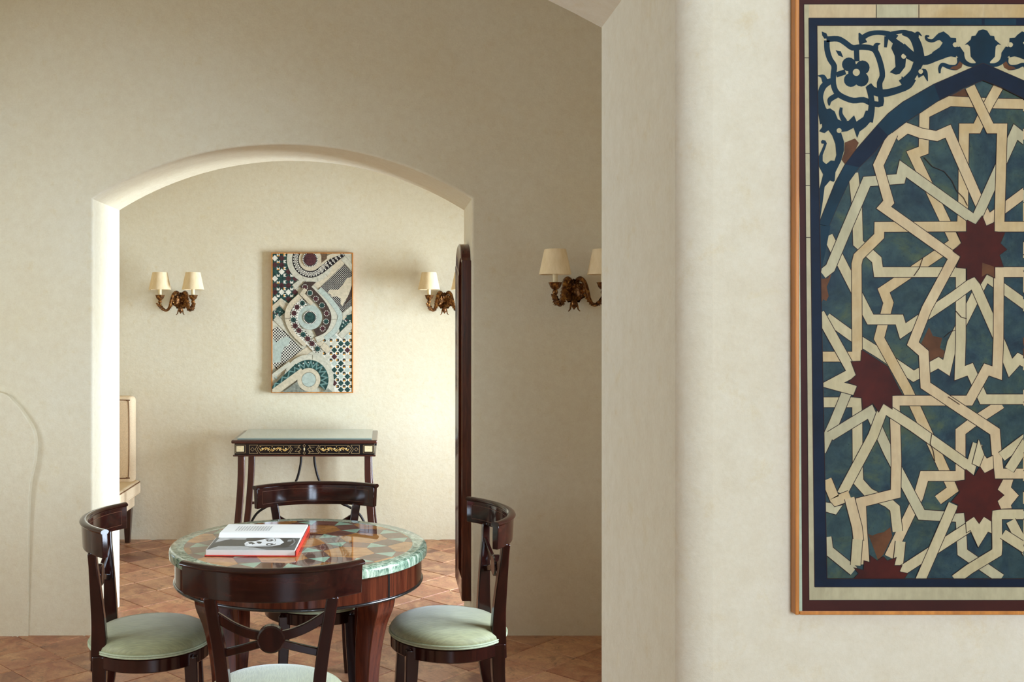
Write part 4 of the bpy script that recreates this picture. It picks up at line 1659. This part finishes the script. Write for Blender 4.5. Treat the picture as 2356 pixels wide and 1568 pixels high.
G.poly(O('b', [(735, 790), (775, 820), (760, 870), (700, 905), (610, 885), (640, 860), (700, 845)]), UMB)
G.poly(O('b', [(800, 580), (880, 510), (890, 465), (940, 460), (980, 395), (1040, 378), (1060, 900), (930, 860), (945, 800), (880, 730), (870, 600), (840, 572)]), A)
S('a', [(345, 975), (410, 990), (450, 1060), (520, 1040)], [6, 50, 70, 60])
S('a', [(500, 1050), (410, 1120), (375, 1250), (395, 1400), (460, 1568)], [60, 70, 60, 90, 160])
S('a', [(490, 1360), (500, 1285), (590, 1225)], [14, 56, 60])
S('a', [(1000, 1110), (1030, 1250), (1035, 1400), (1000, 1570)], [70, 60, 70, 90])
S('a', [(645, 1385), (640, 1470), (690, 1568)], [30, 40, 60])
G.poly(O('c', [(385, -30), (500, -60), (560, -20), (600, 80), (650, 105), (740, 100), (810, 30), (840, 110), (930, 50), (960, -30), (1055, -30), (1040, 90), (960, 180), (880, 240), (850, 320), (805, 190), (720, 235), (640, 245),
               (680, 370), (680, 480), (640, 620), (570, 760), (560, 870), (545, 885), (500, 868), (430, 950), (402, 1170), (362, 1430), (348, 1430), (372, 1190), (358, 1000), (412, 790), (360, 690), (345, 580), (395, 470),
               (425, 395), (390, 392), (385, 365), (402, 345), (440, 355), (458, 390), (440, 450), (405, 540), (405, 620), (450, 658), (510, 610), (560, 615), (582, 540), (570, 400), (530, 290), (480, 220), (430, 258), (360, 235), (400, 180)]), A)
D('c', 616, 226, 32, C1)
G.poly(O('c', [(690, 380), (820, 328), (870, 385), (820, 490), (690, 655), (650, 600), (685, 500)]), UMB)
# arch band in several blue lengths
G.poly(arch_out + arch_in[::-1], EDGE)


def inset(o, i, t0, t1):
    return [tuple(Vector(a) + (Vector(b) - Vector(a)) * q) for a, b, q in ((o, i, t0), (o, i, t1))]


for k in range(len(arch_out) - 1):
    a0, a1 = inset(arch_out[k], arch_in[k], .035, .965)
    b0, b1 = inset(arch_out[k + 1], arch_in[k + 1], .035, .965)
    G.poly([a0, b0, b1, a1], NAVY2 if k in (0, 1, 2, 5, 6, 7) else NAVY)
G.poly(O('e', [(245, 0), (505, -6), (440, 330), (368, 660), (245, 660)]), NAVY2)
# borders: navy bar, stone strip, maroon outer band
for q, m_ in (([(120, 84), (158, 84), (164, 700), (205, 2700), (146, 2700), (128, 1000)], NAVY), ([(97, 20), (121, 20), (146, 2760), (120, 2760)], C4),
              ([(60, -40), (97, -40), (121, 2820), (60, 2820)], MAR), ([(70, 1500), (77, 900), (90, 2810), (70, 2810)], GRN)):
    G.poly(q, m_)
for v0, v1, m_, e in ((84, 118, NAVY, 120), (20, 84, C2, 120), (-40, 19, MAR, 60)):
    G.poly([(e, v0), (930, v0), (930, v1), (e, v1)], m_)
for v0, v1, m_, e in ((2660, 2698, NAVY, 148), (2698, 2759, C4, 120), (2759, 2826, MAR, 92)):
    G.poly([(e, v0), (930, v0), (930, v1), (e, v1)], m_)
G.poly([(430, 22), (620, 22), (620, 82), (430, 82)], C4)
G.poly([(630, 22), (920, 22), (920, 82), (630, 82)], C3)
G.poly([(770, 88), (915, 88), (915, 115), (770, 115)], NAVY2)
for a, b in (((97, 20), (930, 19)), ((121, 84), (930, 84)), ((158, 118), (930, 118)), ((158, 118), (164, 700)), ((164, 700), (204, 2660)), ((120, 84), (128, 1000)), ((128, 1000), (147, 2698)), ((204, 2660), (930, 2660)), ((148, 2698), (930, 2698)), ((120, 2759), (930, 2759)),
             ((97, 20), (121, 2760)), ((430, 22), (430, 84)), ((626, 22), (626, 84)), ((100, 267), (124, 267)), ((101, 706), (125, 706)), ((102, 853), (127, 853)), ((103, 1092), (128, 1092))):
    G.strip([a, b], 3, EDGE)
G.obj('painted_lattice', big)
FW = .0125
for b in ((-W2, -W2 + FW * .5, -.018, 0, 0, HT), (W2 - FW * .5, W2, -.018, 0, 0, HT), (-W2 + FW * .5, W2 - FW * .5, -.018, 0, 0, FW * .5), (-W2 + FW * .5, W2 - FW * .5, -.018, 0, HT - FW * .5, HT)):
    MB().box(*b).obj('frame_bar', FRAMEG, big, 0, bevel=.0015)
